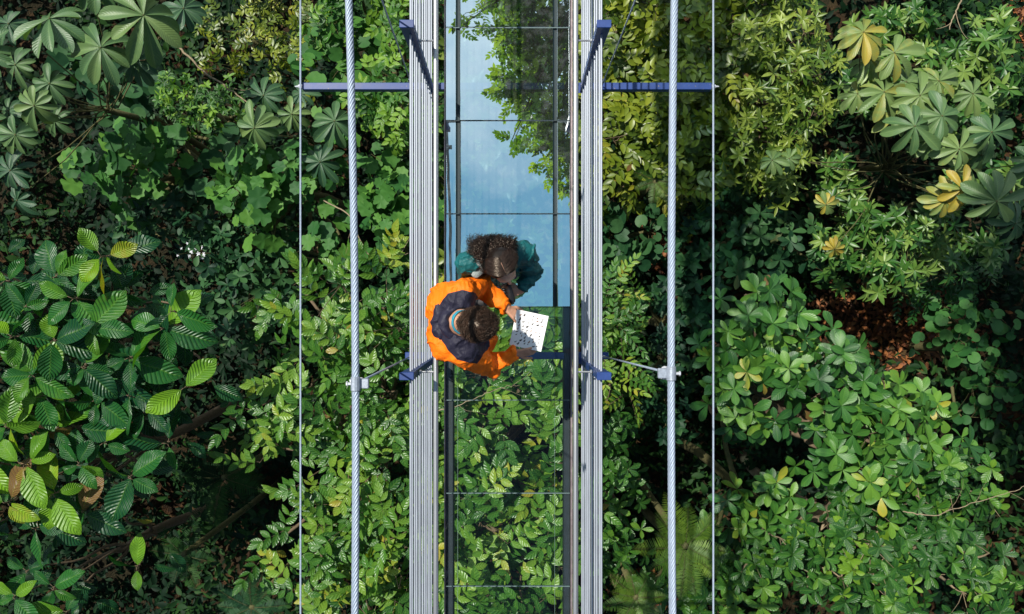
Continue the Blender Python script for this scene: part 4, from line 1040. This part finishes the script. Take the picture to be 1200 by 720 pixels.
# ---- the man: orange jacket, stoops over the card
man = empty('person', (-.33, -.09, 0)); tag(man, 'person in an orange and navy jacket holding the printed white card in both hands', 'person', 'two people on the glass floor')
hp = A3(-.37, -.09, .93); ch = A3(-.375, -.09, 1.24); nb = A3(-.315, -.09, 1.43); hc = A3(-.200, -.100, 1.585)
SL = A3(-.300, .085, 1.385); SR = A3(-.290, -.275, 1.385)
EL = A3(-.195, .140, 1.13); ER = A3(-.140, -.370, 1.13); WL = W(593.5, 360.5, 1.165); WR = W(604, 414, 1.150)
hfw = nrm(A3(.80, -.06, -.60)); HR = rotframe(hfw, UP)
hL = hand_prims(WL, W(612, 377, 1.160)-WL, A3(.25, .55, .75), -1, .174, curl=(.30, .45, .35), thumb=(.5, .18))
hR = hand_prims(WR, W(626, 412, 1.150)-WR, A3(.05, -.75, .62), 1, .174, curl=(.25, .45, .35), thumb=(.5, .18))
kl = A3(-.33, .01, .52); kr = A3(-.33, -.19, .52); al = A3(-.36, .02, .10); ar = A3(-.36, -.20, .10)
def man_fn(p):
    d = head_sdf(p, hc, HR)
    d = smin(d, rc(p, nb, hc-hfw*.035-A3(0, 0, .04), .058, .056), .03)
    d = smin(d, smin(rc(p, hp+A3(0, .06, 0), ch+A3(0, .07, 0), .10, .10), rc(p, hp-A3(0, .06, 0), ch-A3(0, .07, 0), .10, .10), .05), .05)
    d = smin(d, rc(p, ch+A3(0, 0, .03), nb, .10, .06), .05)
    d = smin(d, rc(p, SL, SR, .055, .055), .05)
    for S_, E_, W_ in ((SL, EL, WL), (SR, ER, WR)):
        d = smin(d, rc(p, S_, E_, .050, .040), .02); d = smin(d, rc(p, E_, W_, .040, .026), .02)
    d = smin(d, legs_sdf(p, hp+A3(0, .09, 0), hp-A3(0, .09, 0), kl, kr, al, ar, .8), .03)
    for a_ in (al, ar): d = smin(d, rc(p, A3(a_[0], a_[1], .05), A3(a_[0]+.12, a_[1], .035), .03, .022), .02)
    for h_ in (hL, hR): d = smin(d, hand_sdf(p, h_), .008)
    return d
person_body(man_fn, (-.62, -.52, .0), (.16, .30, 1.76), .0042, M_skinm, man)
for sx in (-1, 1):
    e = MB(); c = hc+HR.T@A3(sx*.031, .078, .002)
    P, Q = surfnet(lambda p: ell(p, c, (.012, .012, .012)), c-.02, c+.02, .004); mesh_obj('eye', P, Q, M_eye, man)
def crease(p, s):
    w_ = p+.03*np.stack([vnoise(p, 9.), vnoise(p+5, 9.), vnoise(p+9, 9.)], 1)
    return np.clip(1-np.abs(vnoise(w_*A3(1, 1, .5), s))*3.2, 0, 1)
def wrinkle(p, amp=.006):
    return amp*(vnoise(p*A3(1, 1, .6)+.7*vnoise(p, 7.)[:, None]*.05, 19.)*.8+vnoise(p+3, 42.)*.35)
def fold(p, S_, E_, W_, amp, k=95.):
    """creases gathered round a bent elbow"""
    ax = nrm(W_-S_); t = (p-E_)@ax; r = np.linalg.norm(p-E_, axis=1)
    return amp*np.sin(t*k+2.2*vnoise(p, 11.))*np.exp(-(r/.13)**2)
def man_jacket(p):
    q = p+0
    d = smin(rc(p, hp+A3(-.005, .075, -.10), ch+A3(-.02, .085, .03), .125, .125), rc(p, hp+A3(-.005, -.075, -.10), ch+A3(-.02, -.085, .03), .125, .125), .06)
    d = smin(d, rc(p, A3(-.40, .06, 1.33), A3(-.40, -.24, 1.33), .085, .085), .06)      # rounded upper back
    d = smin(d, rc(p, A3(-.335, .02, 1.40), A3(-.33, -.20, 1.40), .07, .07), .06)
    d = smin(d, rc(p, SL, SR, .072, .072), .05)
    for S_, E_, W_ in ((SL, EL, WL), (SR, ER, WR)):
        ar_ = smin(rc(p, S_, E_, .080, .066), rc(p, E_, W_-(W_-E_)*.02, .064, .042), .02)
        ar_ = ar_-fold(p, S_, E_, W_, .0075, 80.)
        cut = (p-(W_+nrm(W_-E_)*.006))@nrm(W_-E_)
        near = np.linalg.norm(p-W_, axis=1) < .13
        ar_ = np.where(near, smax(ar_, cut, .006), ar_)
        d = smin(d, ar_, .025)
    d = smin(d, rc(p, A3(-.26, -.20, 1.28), A3(-.20, -.20, 1.02), .085, .10), .05)
    # gathered fabric down the back and under the arms
    d = d-.007*np.sin((p[:, 1]*.8+p[:, 2]*.6)*62+3*vnoise(p, 6.))*np.exp(-((p[:, 2]-1.12)/.20)**2)
    d = d-wrinkle(p, .0095)-.010*crease(p+2, 12.)-.007*crease(p+7, 25.)
    # neck opening
    d = smax(d, -rc(p, nb+A3(.01, 0, -.02), nb+A3(.05, 0, .16), .078, .095), .012)
    d = smax(d, .80-p[:, 2], .01)
    return d
P, Q = surfnet(man_jacket, (-.62, -.52, .76), (.10, .30, 1.52), .0058)
z_ = lambda a, b: tuple(W(460+a/3.272, 240+b/3.272, 1.42)[:2])
yoke = [z_(268, 328), z_(215, 340), z_(190, 365), z_(172, 400), z_(160, 440), z_(165, 480), z_(185, 515), z_(212, 555), z_(250, 592), z_(322, 612), z_(345, 580), z_(372, 548), z_(400, 520), z_(410, 470), z_(425, 415), z_(385, 418), z_(345, 392), z_(318, 340)]
zone = np.minimum(poly_sd(yoke, P[:, 0], P[:, 1])+.004*vnoise(P, 25.), (P[:, 2]-1.22))
lobj('jacket', P, Q, M_orange, man, {'zone': zone}, 1)
# navy hood folded flat behind the neck
M_navy = cloth_mat('navy_hood_cloth', (.019, .018, .036), rough=.55)
def hood(p):
    th = np.linspace(-2.0, 2.0, 9); d = None
    for i in range(8):
        a = nb+A3(-.086*math.cos(th[i])*1.0, .098*math.sin(th[i]), .012+.02*math.cos(th[i])-.02*abs(th[i]/2)); b = nb+A3(-.086*math.cos(th[i+1]), .098*math.sin(th[i+1]), .012+.02*math.cos(th[i+1])-.02*abs(th[i+1]/2))
        x = rc(p, a, b, .026, .026); d = x if d is None else smin(d, x, .01)
    bag = ell(p, nb+A3(-.105, .0, -.030), (.060, .115, .035))
    d = smin(d, bag, .02)
    d = d-.010*crease(p, 17.)-.004*vnoise(p, 40.)
    return smax(d, -rc(p, nb+A3(.01, 0, -.05), nb+A3(.05, 0, .16), .078, .085), .006)
P, Q = surfnet(hood, nb-A3(.24, .2, .14), nb+A3(.16, .2, .12), .0048); lobj('hood', P, Q, M_navy, man, {'zone': np.ones(len(P))})
def shirt(p):
    d = np.abs(rc(p, nb+A3(.004, 0, -.03), nb+A3(.040, 0, .070), .072, .069))-.004
    d = d-.002*vnoise(p, 40.)
    return smax(smax(d, (p-(nb+A3(.028, 0, .058)))@nrm(A3(.45, 0, .9)), .004), (nb[2]-.05)-p[:, 2], .004)
P, Q = surfnet(shirt, nb-A3(.12, .12, .08), nb+A3(.14, .12, .12), .004); lobj('shirt_collar', P, Q, M_turq, man)
P, Q = surfnet(lambda p: smax(legs_sdf(p, hp+A3(0, .09, -.02), hp-A3(0, .09, -.02), kl, kr, al, ar, 1.12)-wrinkle(p, .006), .095-p[:, 2], .01), (-.58, -.42, .07), (-.12, .24, 1.08), .009)
lobj('trousers', P, Q, M_trou, man, {'zone': -np.ones(len(P))})
shoe(man, al, (1, .15)); shoe(man, ar, (1, -.15))
# short curly hair: cap plus locks
def cap_fn(p, c=hc, R=HR):
    q = (p-c)@R.T
    d = ell(q, (0, -.018, .034), (.086, .102, .100))-.008*vnoise(p, 45.)-.006*vnoise(p+5, 24.)
    d = smax(d, -(q[:, 2]+.018+.55*np.clip(q[:, 1]-.0, 0, 1)*-1.0+.012*vnoise(p, 30.))*1.0, .008) if False else d
    lowb = -(q[:, 2]-(-.048+.95*np.clip(q[:, 1]+.02, 0, .2)))
    return smax(d, lowb*.75, .008)
P, Q = surfnet(cap_fn, hc-.16, hc+.17, .005)
ho = lobj('hair', P, Q, M_hairm, man, {'tint': .25+.3*vnoise(P, 60.)})
n = 2600; sel = rng.choice(len(P), n); root_p = P[sel]; nr = nrm(root_p-(hc+HR.T@A3(0, -.018, .02)))
crown = hc+HR.T@A3(.01, -.05, .12)
tan = nrm(np.cross(nr, nrm(root_p-crown))+.9*nrm(root_p-crown)); k = 7; t = np.linspace(0, 1, k)
cr = rng.uniform(.004, .009, n); ph = rng.uniform(0, 6.28, n); side = nrm(np.cross(nr, tan))
path = root_p[:, None]+t[None, :, None]*(tan[:, None]*.022+nr[:, None]*.006)+(cr[:, None]*np.sin(ph[:, None]+t[None]*5.5))[:, :, None]*side[:, None]+(cr[:, None]*np.cos(ph[:, None]+t[None]*5.5))[:, :, None]*nr[:, None]
strands(path, rng.uniform(.0012, .0022, n), M_hairm, 'hair_locks', man)

# ---- the woman: teal jacket, long curly hair, looks down at the card
wom = empty('person', (-.09, .36, 0)); tag(wom, 'person in a teal jacket with long dark curly hair, holding black binoculars', 'person', 'two people on the glass floor')
whp = A3(-.09, .33, .90); wch = A3(-.09, .310, 1.18); wnb = A3(-.083, .300, 1.375); whc = A3(-.052, .228, 1.50)
wSR = W(548, 308, 1.29); wSL = W(613, 296, 1.29)
wEL = W(623, 318, 1.04); wER = W(549, 322, 1.04); wWL = W(612, 339.5, 1.08); wWR = W(577, 345, 1.06)
wfw = nrm(A3(.40, -.88, -.20)); WRt = rotframe(wfw, UP)
whL = hand_prims(wWL, W(597, 344, 1.085)-wWL, A3(.25, -.25, .95), 1, .165, curl=(.35, .6, .5), thumb=(.5, -.1))
whR = hand_prims(wWR, W(592, 346, 1.075)-wWR, A3(-.1, -.35, .9), -1, .165, curl=(.35, .6, .5), thumb=(.5, -.1))
wkl = A3(-.01, .36, .49); wkr = A3(-.19, .35, .49); wal = A3(.0, .40, .10); war = A3(-.19, .40, .10)
def wom_fn(p):
    d = head_sdf(p, whc, WRt, .95)
    d = smin(d, rc(p, wnb, whc-wfw*.03-A3(0, 0, .045), .047, .046), .025)
    d = smin(d, smin(rc(p, whp+A3(.05, 0, 0), wch+A3(.055, 0, 0), .10, .08), rc(p, whp-A3(.05, 0, 0), wch-A3(.055, 0, 0), .10, .08), .05), .05)
    d = smin(d, rc(p, wch+A3(0, 0, .03), wnb, .085, .05), .05); d = smin(d, rc(p, wSL, wSR, .045, .045), .045)
    for S_, E_, W_ in ((wSL, wEL, wWL), (wSR, wER, wWR)):
        d = smin(d, rc(p, S_, E_, .042, .035), .02); d = smin(d, rc(p, E_, W_, .034, .023), .02)
    d = smin(d, legs_sdf(p, whp+A3(.08, 0, 0), whp-A3(.08, 0, 0), wkl, wkr, wal, war, .8), .03)
    for a_ in (wal, war): d = smin(d, rc(p, A3(a_[0], a_[1], .05), A3(a_[0], a_[1]-.11, .035), .028, .02), .02)
    for h_ in (whL, whR): d = smin(d, hand_sdf(p, h_), .008)
    return d
person_body(wom_fn, (-.36, .00, .0), (.22, .56, 1.66), .0042, M_skinw, wom)
for sx in (-1, 1):
    c = whc+WRt.T@A3(sx*.0295, .074, .002)
    P, Q = surfnet(lambda p: ell(p, c, (.0115, .0115, .0115)), c-.02, c+.02, .004); mesh_obj('eye', P, Q, M_eye, wom)
def wom_jacket(p):
    d = smin(rc(p, whp+A3(.06, 0, -.08), wch+A3(.06, 0, .02), .120, .10), rc(p, whp+A3(-.06, 0, -.08), wch+A3(-.06, 0, .02), .120, .10), .06)
    d = smin(d, rc(p, wSL, wSR, .062, .062), .06)
    for S_, E_, W_ in ((wSL, wEL, wWL), (wSR, wER, wWR)):
        ar_ = smin(rc(p, S_, E_, .070, .058), rc(p, E_, W_, .056, .038), .02)-fold(p, S_, E_, W_, .007, 85.)
        cut = (p-(W_+nrm(W_-E_)*.004))@nrm(W_-E_); near = np.linalg.norm(p-W_, axis=1) < .12
        d = smin(d, np.where(near, smax(ar_, cut, .006), ar_), .02)
    d = d-wrinkle(p, .008)-.016*crease(p+4, 11.)-.008*crease(p+8, 24.)
    d = smax(d, -rc(p, wnb+A3(0, -.01, -.03), wnb+A3(.02, -.06, .14), .060, .08), .012)
    return smax(d, .76-p[:, 2], .01)
P, Q = surfnet(wom_jacket, (-.40, .02, .72), (.26, .58, 1.46), .0058)
lobj('jacket', P, Q, M_teal, wom, {'zone': -np.ones(len(P))})
def wscarf(p):
    d = None; th = np.linspace(-2.4, 2.4, 11); c = wnb+A3(0, .0, -.015)
    for i in range(10):
        a = c+A3(.092*math.sin(th[i])-.012, .070*math.cos(th[i]), .0); b = c+A3(.092*math.sin(th[i+1])-.012, .070*math.cos(th[i+1]), .0)
        x = rc(p, a, b, .030, .030); d = x if d is None else smin(d, x, .01)
    d = smin(d, ell(p, W(559, 315, 1.31), (.045, .058, .022)), .02)
    return d-.005*vnoise(p, 28.)-.003*np.sin(p[:, 0]*90+p[:, 1]*50)
P, Q = surfnet(wscarf, wnb-A3(.22, .2, .12), wnb+A3(.2, .16, .1), .0055); lobj('hood', P, Q, M_grey, wom, {'zone': -np.ones(len(P))})
P, Q = surfnet(lambda p: smax(legs_sdf(p, whp+A3(.08, 0, -.02), whp-A3(.08, 0, .02), wkl, wkr, wal, war, 1.05)-wrinkle(p, .004), .095-p[:, 2], .01), (-.36, .22, .07), (.16, .56, 1.04), .009)
lobj('trousers', P, Q, M_jean, wom, {'zone': -np.ones(len(P))})
shoe(wom, wal, (.1, -1)); shoe(wom, war, (-.1, -1))
# smooth hair parted over the crown
def wcap(p):
    q = (p-whc)@WRt.T
    d = ell(q, (0, -.030, .030), (.091, .106, .104))-.003*vnoise(p, 35.)
    vol = ell(p, (-.118, .348, 1.41), (.118, .070, .095))-.016*vnoise(p, 38.)-.01*vnoise(p, 80.)
    hl = q[:, 1]-(.030+.0*q[:, 2])+np.where(q[:, 2] < .075, (.075-q[:, 2])*.55, 0)
    hl = smax(hl*.8, -(q[:, 2]+.07), .01)
    return smin(smax(d, hl, .006), vol, .02)
P, Q = surfnet(wcap, whc-A3(.22, .16, .22), whc+A3(.16, .28, .17), .005); lobj('hair', P, Q, M_hairw, wom, {'tint': 0*P[:, 0]})
# scalp showing along the parting
tp_ = np.linspace(-.055, .040, 12); pp = np.stack([0*tp_, tp_, .030+.110*np.sqrt(np.clip(1-((tp_+.026)/.118)**2, .05, 1))], 1)@WRt+whc
MB().tube(pp, .0028, 6).build('parting', M_skinw, wom, True)
# flowing locks: from the parting over the sides, then curls massed on the back and shoulders
n = 3400
x0 = rng.choice([-1, 1], n)*rng.uniform(.001, .012, n); y0 = rng.uniform(-.085, .022, n)
k = 16; t = np.linspace(0, 1, k); paths = np.zeros((n, k, 3)); back = rng.uniform(0, 1, n)**.8
for i in range(n):
    sx = np.sign(x0[i]); lift = 1.02+rng.uniform(0, .09)
    th = t*1.75; yy = np.maximum(y0[i]-.02*t-(.07+.05*back[i])*t**1.6, -.100+.0*t)
    px_ = sx*.094*np.sin(th)*lift+x0[i]; pz = .030+.106*np.cos(th)*lift*np.sqrt(np.clip(1-((yy+.016)/.13)**2, .05, 1))
    pz = np.where(t > .7, pz-.10*(t-.7), pz)
    paths[i] = np.stack([px_*np.sqrt(np.clip(1-((yy+.016)/.125)**2, .12, 1)), yy, pz], 1)
ph = rng.uniform(0, 6.28, n)
paths = whc+(paths@WRt)+(.0035*np.sin(ph[:, None]+t*9)*t)[:, :, None]*A3(.6, .5, .6)
strands(paths, rng.uniform(.0010, .0020, n), M_hairw, 'hair_locks', wom)
# curls
n = 4200; k = 26; t = np.linspace(0, 1, k)
a = rng.uniform(-2.1, 2.1, n)
src = whc+(np.stack([.078*np.sin(a)*rng.uniform(.4, 1, n), -.075*np.cos(a*.6)+rng.uniform(-.02, .02, n), rng.uniform(-.03, .085, n)], 1)@WRt)
# mass hangs over the nape and the shoulders, spreading toward the image's upper left
tgt = np.stack([np.clip(rng.normal(-.118, .072, n), -.27, .03), np.clip(rng.normal(.370, .038, n), .2, .435), rng.uniform(1.30, 1.46, n)], 1)
frnt = rng.random(n) < .22
tgt[frnt] = np.stack([rng.normal(-.160, .03, frnt.sum()), rng.normal(.29, .04, frnt.sum()), rng.uniform(1.2, 1.36, frnt.sum())], 1)
ctrl = (src+tgt)/2+A3(0, 0, .075)+rng.normal(0, .014, (n, 3))+nrm(tgt-whc)*.02
base_p = ((1-t)**2)[None, :, None]*src[:, None]+(2*t*(1-t))[None, :, None]*ctrl[:, None]+(t**2)[None, :, None]*tgt[:, None]
T = nrm(np.gradient(base_p, axis=1)); A_ = nrm(np.cross(T, UP)); B_ = np.cross(T, A_)
rad = (rng.uniform(.004, .011, n)[:, None]*np.clip(t*2.2, 0, 1)[None]); w_ = rng.uniform(20, 34, n)[:, None]*t[None]+rng.uniform(0, 6.28, n)[:, None]
curl = base_p+(rad*np.cos(w_))[:, :, None]*A_+(rad*np.sin(w_))[:, :, None]*B_
strands(curl, rng.uniform(.0016, .0030, n), M_hairw, 'hair_curls', wom)

# ---- things held
# square card with small bird and insect drawings
cr_ = [W(604.5, 362.5, 1.180), W(642, 370.5, 1.190), W(636, 413, 1.175), W(597, 404.5, 1.165)]
card = empty('identification_card', sum(cr_)/4); tag(card, 'square white card printed with rows of tiny dark animal drawings', 'card')
ux = nrm((cr_[1]-cr_[0])+(cr_[2]-cr_[3])); uy = nrm((cr_[0]-cr_[3])+(cr_[1]-cr_[2])); uy = nrm(uy-(uy@ux)*ux); un = np.cross(ux, uy)
cc = sum(cr_)/4; wx = np.linalg.norm(cr_[1]-cr_[0])/2; wy = np.linalg.norm(cr_[0]-cr_[3])/2
M_paper = simple('white_card', (.80, .80, .79), .5, 0, .03, 8); M_ink = simple('dark_brown_ink', (.055, .045, .045), .6, 0, .5, 90); M_ink2 = simple('rust_ink', (.20, .07, .03), .6, 0, .4, 90)
def cpt(u, v, h=0.): return cc+ux*u+uy*v+un*h
mb = MB(); b = MB().box((-wx, -wy, -.004), (wx, wy, 0), .0012)
V = np.concatenate(b.V); mesh_obj('card_sheet', cc+V[:, 0:1]*ux+V[:, 1:2]*uy+V[:, 2:3]*un, np.concatenate(b.F), M_paper, card, False)
def drawings(mat, keep):
    f = Fol(); tb = blade(3, .5, .4, fold=0)
    r2 = np.random.default_rng(5)
    for i in range(9):
        for j in range(6):
            u = -wx*.84+wx*1.68*(j+.5+r2.uniform(-.22, .22))/6; v = -wy*.87+wy*1.74*(i+.5+r2.uniform(-.2, .2))/9
            L = r2.uniform(.010, .023); a = r2.uniform(.4, 1.5); ww = r2.uniform(.7, 1.1); kk = r2.random()
            if r2.random() < .12 or (kk < .78) != keep: continue
            d = math.cos(a)*ux+math.sin(a)*uy; sd = np.cross(un, d)
            c = cpt(u, v, .0006)
            f.put(tb, (c-d*L*.5)[None], d[None], un[None], [L], .5, bend=0, wsc=np.array([ww]))        # body
            f.put(tb, (c+d*L*.25)[None], (d+.5*sd)[None], un[None], [L*.35], .5, bend=0)              # head
            f.put(tb, (c-d*L*.05)[None], (-d*.8+sd*.8)[None], un[None], [L*.5], .5, bend=0)           # wing
    if f.n: f.build('printed_drawings', mat, card)
drawings(M_ink, True); drawings(M_ink2, False)
# binoculars
M_black = simple('black_rubber_armour', (.014, .014, .016), .45, 0, .2, 60, bump=.1); M_lens = simple('coated_lens', (.02, .03, .06), .08, 0, .1, 10, spec=.9)
bc = W(591.5, 345.5, 1.13); bino = empty('binoculars', bc); tag(bino, 'black binoculars held at chest height by the person in the teal jacket', 'binoculars')
bd = nrm(A3(.15, -.9, -.35)); bs = nrm(np.cross(bd, UP)); bu = np.cross(bs, bd)
for sgn in (-1, 1):
    c = bc+bs*sgn*.034
    MB().tube([c-bd*.062, c-bd*.045, c-bd*.040, c-bd*.01, c+bd*.01, c+bd*.052, c+bd*.056], [.016, .017, .019, .021, .025, .027, .026], 16, caps=False).build('barrel', M_black, bino, True)
    MB().tube([c+bd*.050, c+bd*.0515], [.0235, .0235], 16).tube([c-bd*.058, c-bd*.0565], [.0125, .0125], 16).build('lens', M_lens, bino)
MB().tube([bc-bd*.03, bc+bd*.025], [.011, .011], 12).tube([bc-bd*.042, bc-bd*.030], [.014, .014], 12).tube([bc-bs*.03+bu*.006, bc+bs*.03+bu*.006], [.009, .009], 8).build('hinge', M_black, bino, True)
# ---------------------------------------------------------------- the tall tree that leans over the bridge; its crown shows in the coated glass
def over_tree():
    ZO = 10.0; s_ = (CAM_H+ZO)/F
    Q = lambda px, py, dz=0: np.array([(px-600)*s_, (360-py)*s_, ZO+dz])
    base = np.array([6.5, 13.0, float(ground_z(6.5, 13.0))])
    root = empty('overhanging_tree', base); tag(root, 'tall tree whose leafy boughs are mirrored in the blue glass floor', 'tree', 'small leaved trees')
    tw = MB(); f = Fol(); tr = limb(tw, base-UP*.3, np.array([5.0, 9.5, 7.5]), .30, .14, 10, .03, 10)
    for (px, py, R, dz) in [(640,10,44,0),(610,30,32,.3),(665,50,40,0),(625,75,36,.2),(612,110,24,0),(650,110,34,.3),(675,140,34,0),(640,150,24,0),(640,185,16,0),(665,190,22,0),(668,222,12,0),(705,150,30,.4),(600,-30,50,.4),(545,28,11,0),(600,165,5,0),(720,230,26,0)]:
        n = max(6, int(R*R/13)); a = rng.uniform(0, 6.28, n); u = np.sqrt(rng.uniform(0, 1, n))*(1+.25*np.sin(4*a+px))
        P = Q(px, py, dz)+np.stack([R*s_*u*np.cos(a), R*s_*u*np.sin(a), rng.uniform(-.7, .7, n)], 1)
        ax = nrm(rng.normal(0, .35, (n, 3))+UP)
        k_spray(f, tw, P, ax, .135, T_small4, npair=(3, 5), tint=(-.2, 1))
        L = limb(tw, tr[-1-int(rng.integers(0, 3))], Q(px, py, dz), .06, .012, 9, .07, 5)
        bt = P[rng.choice(n, max(2, n//6))]
        for q in bt: limb(tw, L[-2], q, .012, .004, 5, .1, 4)
    f.build('crown', M_F2, root); tw.build('trunk', M_bark, root, smooth=True)
M_F2 = leaf_mat('sunlit_canopy_leaf', (.05, .11, .012), (.11, .19, .020), (.22, .31, .035), transl=.6)
over_tree()
# ---------------------------------------------------------------- world, sun, camera
SUN = nrm(np.array([-.62, .45, 1.25]))
el = math.asin(SUN[2]); az = math.atan2(SUN[0], SUN[1])
w = bpy.data.worlds.new('World'); sc.world = w; w.use_nodes = True
nt = w.node_tree; nt.nodes.clear()
sky = N(nt, 'ShaderNodeTexSky', sky_type='NISHITA', sun_disc=False, sun_elevation=el, sun_rotation=az)
sky.air_density = 1.0; sky.dust_density = .6; sky.ozone_density = 1.6; sky.altitude = 1400
tc = N(nt, 'ShaderNodeTexCoord'); sp = N(nt, 'ShaderNodeSeparateXYZ', {0: tc.outputs['Generated']})
zc = N(nt, 'ShaderNodeMath', {0: sp.outputs[2], 1: .12}, operation='MAXIMUM')
dv = N(nt, 'ShaderNodeVectorMath', {0: tc.outputs['Generated'], 1: (1, 1, 1)}, operation='MULTIPLY')
cx_ = N(nt, 'ShaderNodeMath', {0: sp.outputs[0], 1: zc.outputs[0]}, operation='DIVIDE')
cy_ = N(nt, 'ShaderNodeMath', {0: sp.outputs[1], 1: zc.outputs[0]}, operation='DIVIDE')
cb_ = N(nt, 'ShaderNodeCombineXYZ', {0: cx_.outputs[0], 1: cy_.outputs[0], 2: 3.3})
cl_ = N(nt, 'ShaderNodeTexNoise', {'Vector': cb_.outputs[0], 'Scale': 3.5, 'Detail': 6., 'Roughness': .6})
# clouds gather away from the zenith, north of the bridge
bias = N(nt, 'ShaderNodeMapRange', {'Value': cy_.outputs[0], 'From Min': .05, 'From Max': .42, 'To Min': -.12, 'To Max': .20})
ca = N(nt, 'ShaderNodeMath', {0: cl_.outputs[0], 1: bias.outputs[0]}, operation='ADD')
cm_ = N(nt, 'ShaderNodeMapRange', {'Value': ca.outputs[0], 'From Min': .48, 'From Max': .8, 'To Min': 0., 'To Max': .8})
mxs = N(nt, 'ShaderNodeMix', data_type='RGBA')
nt.links.new(cm_.outputs[0], mxs.inputs[0]); nt.links.new(sky.outputs[0], mxs.inputs[6]); mxs.inputs[7].default_value = (17, 19.5, 21.5, 1)
# bright patch added to the sky overhead to brighten the glass reflection
vx = N(nt, 'ShaderNodeMath', {0: cx_.outputs[0]}, operation='ABSOLUTE')
v1 = N(nt, 'ShaderNodeMapRange', {'Value': vx.outputs[0], 'From Min': .25, 'From Max': .7, 'To Min': 1., 'To Max': 0.}, interpolation_type='SMOOTHSTEP')
v2 = N(nt, 'ShaderNodeMapRange', {'Value': cy_.outputs[0], 'From Min': -.12, 'From Max': .0, 'To Min': 0., 'To Max': 1.}, interpolation_type='SMOOTHSTEP')
v3 = N(nt, 'ShaderNodeMapRange', {'Value': cy_.outputs[0], 'From Min': .5, 'From Max': 1., 'To Min': 1., 'To Max': 0.}, interpolation_type='SMOOTHSTEP')
va = N(nt, 'ShaderNodeMath', {0: v1.outputs[0], 1: v2.outputs[0]}, operation='MULTIPLY')
vb = N(nt, 'ShaderNodeMath', {0: va.outputs[0], 1: v3.outputs[0]}, operation='MULTIPLY')
vc = N(nt, 'ShaderNodeMath', {0: vb.outputs[0], 1: .8}, operation='MULTIPLY')
sky_lift = N(nt, 'ShaderNodeMix', data_type='RGBA')
nt.links.new(vc.outputs[0], sky_lift.inputs[0]); nt.links.new(sky.outputs[0], sky_lift.inputs[6]); sky_lift.inputs[7].default_value = SKY_LIFT
nt.links.new(sky_lift.outputs[2], mxs.inputs[6])
bg = N(nt, 'ShaderNodeBackground', {'Color': mxs.outputs[2], 'Strength': SKY})
wo = N(nt, 'ShaderNodeOutputWorld'); nt.links.new(bg.outputs[0], wo.inputs[0])
sl = bpy.data.lights.new('sun', 'SUN'); sl.energy = SUNS; sl.angle = math.radians(.6); sl.color = (1, .95, .86)
so = bpy.data.objects.new('sun', sl); COL.objects.link(so)
so.rotation_euler = Vector(SUN).to_track_quat('Z', 'Y').to_euler(); so.location = Vector(SUN)*30
cd = bpy.data.cameras.new('camera'); cd.sensor_width = 36; cd.lens = 36*F/1200; cd.clip_end = 2000; cd.clip_start = .05
co = bpy.data.objects.new('camera', cd); COL.objects.link(co); co.location = (0, 0, CAM_H); co.rotation_euler = (0, 0, 0)
sc.camera = co
sc.view_settings.view_transform = 'Standard'; sc.view_settings.look = 'None'; sc.view_settings.gamma = 1
sc.view_settings.exposure = EXPO
sc.cycles.max_bounces = 8; sc.cycles.transparent_max_bounces = 16; sc.cycles.diffuse_bounces = 3
sc.cycles.transmission_bounces = 4; sc.cycles.glossy_bounces = 3
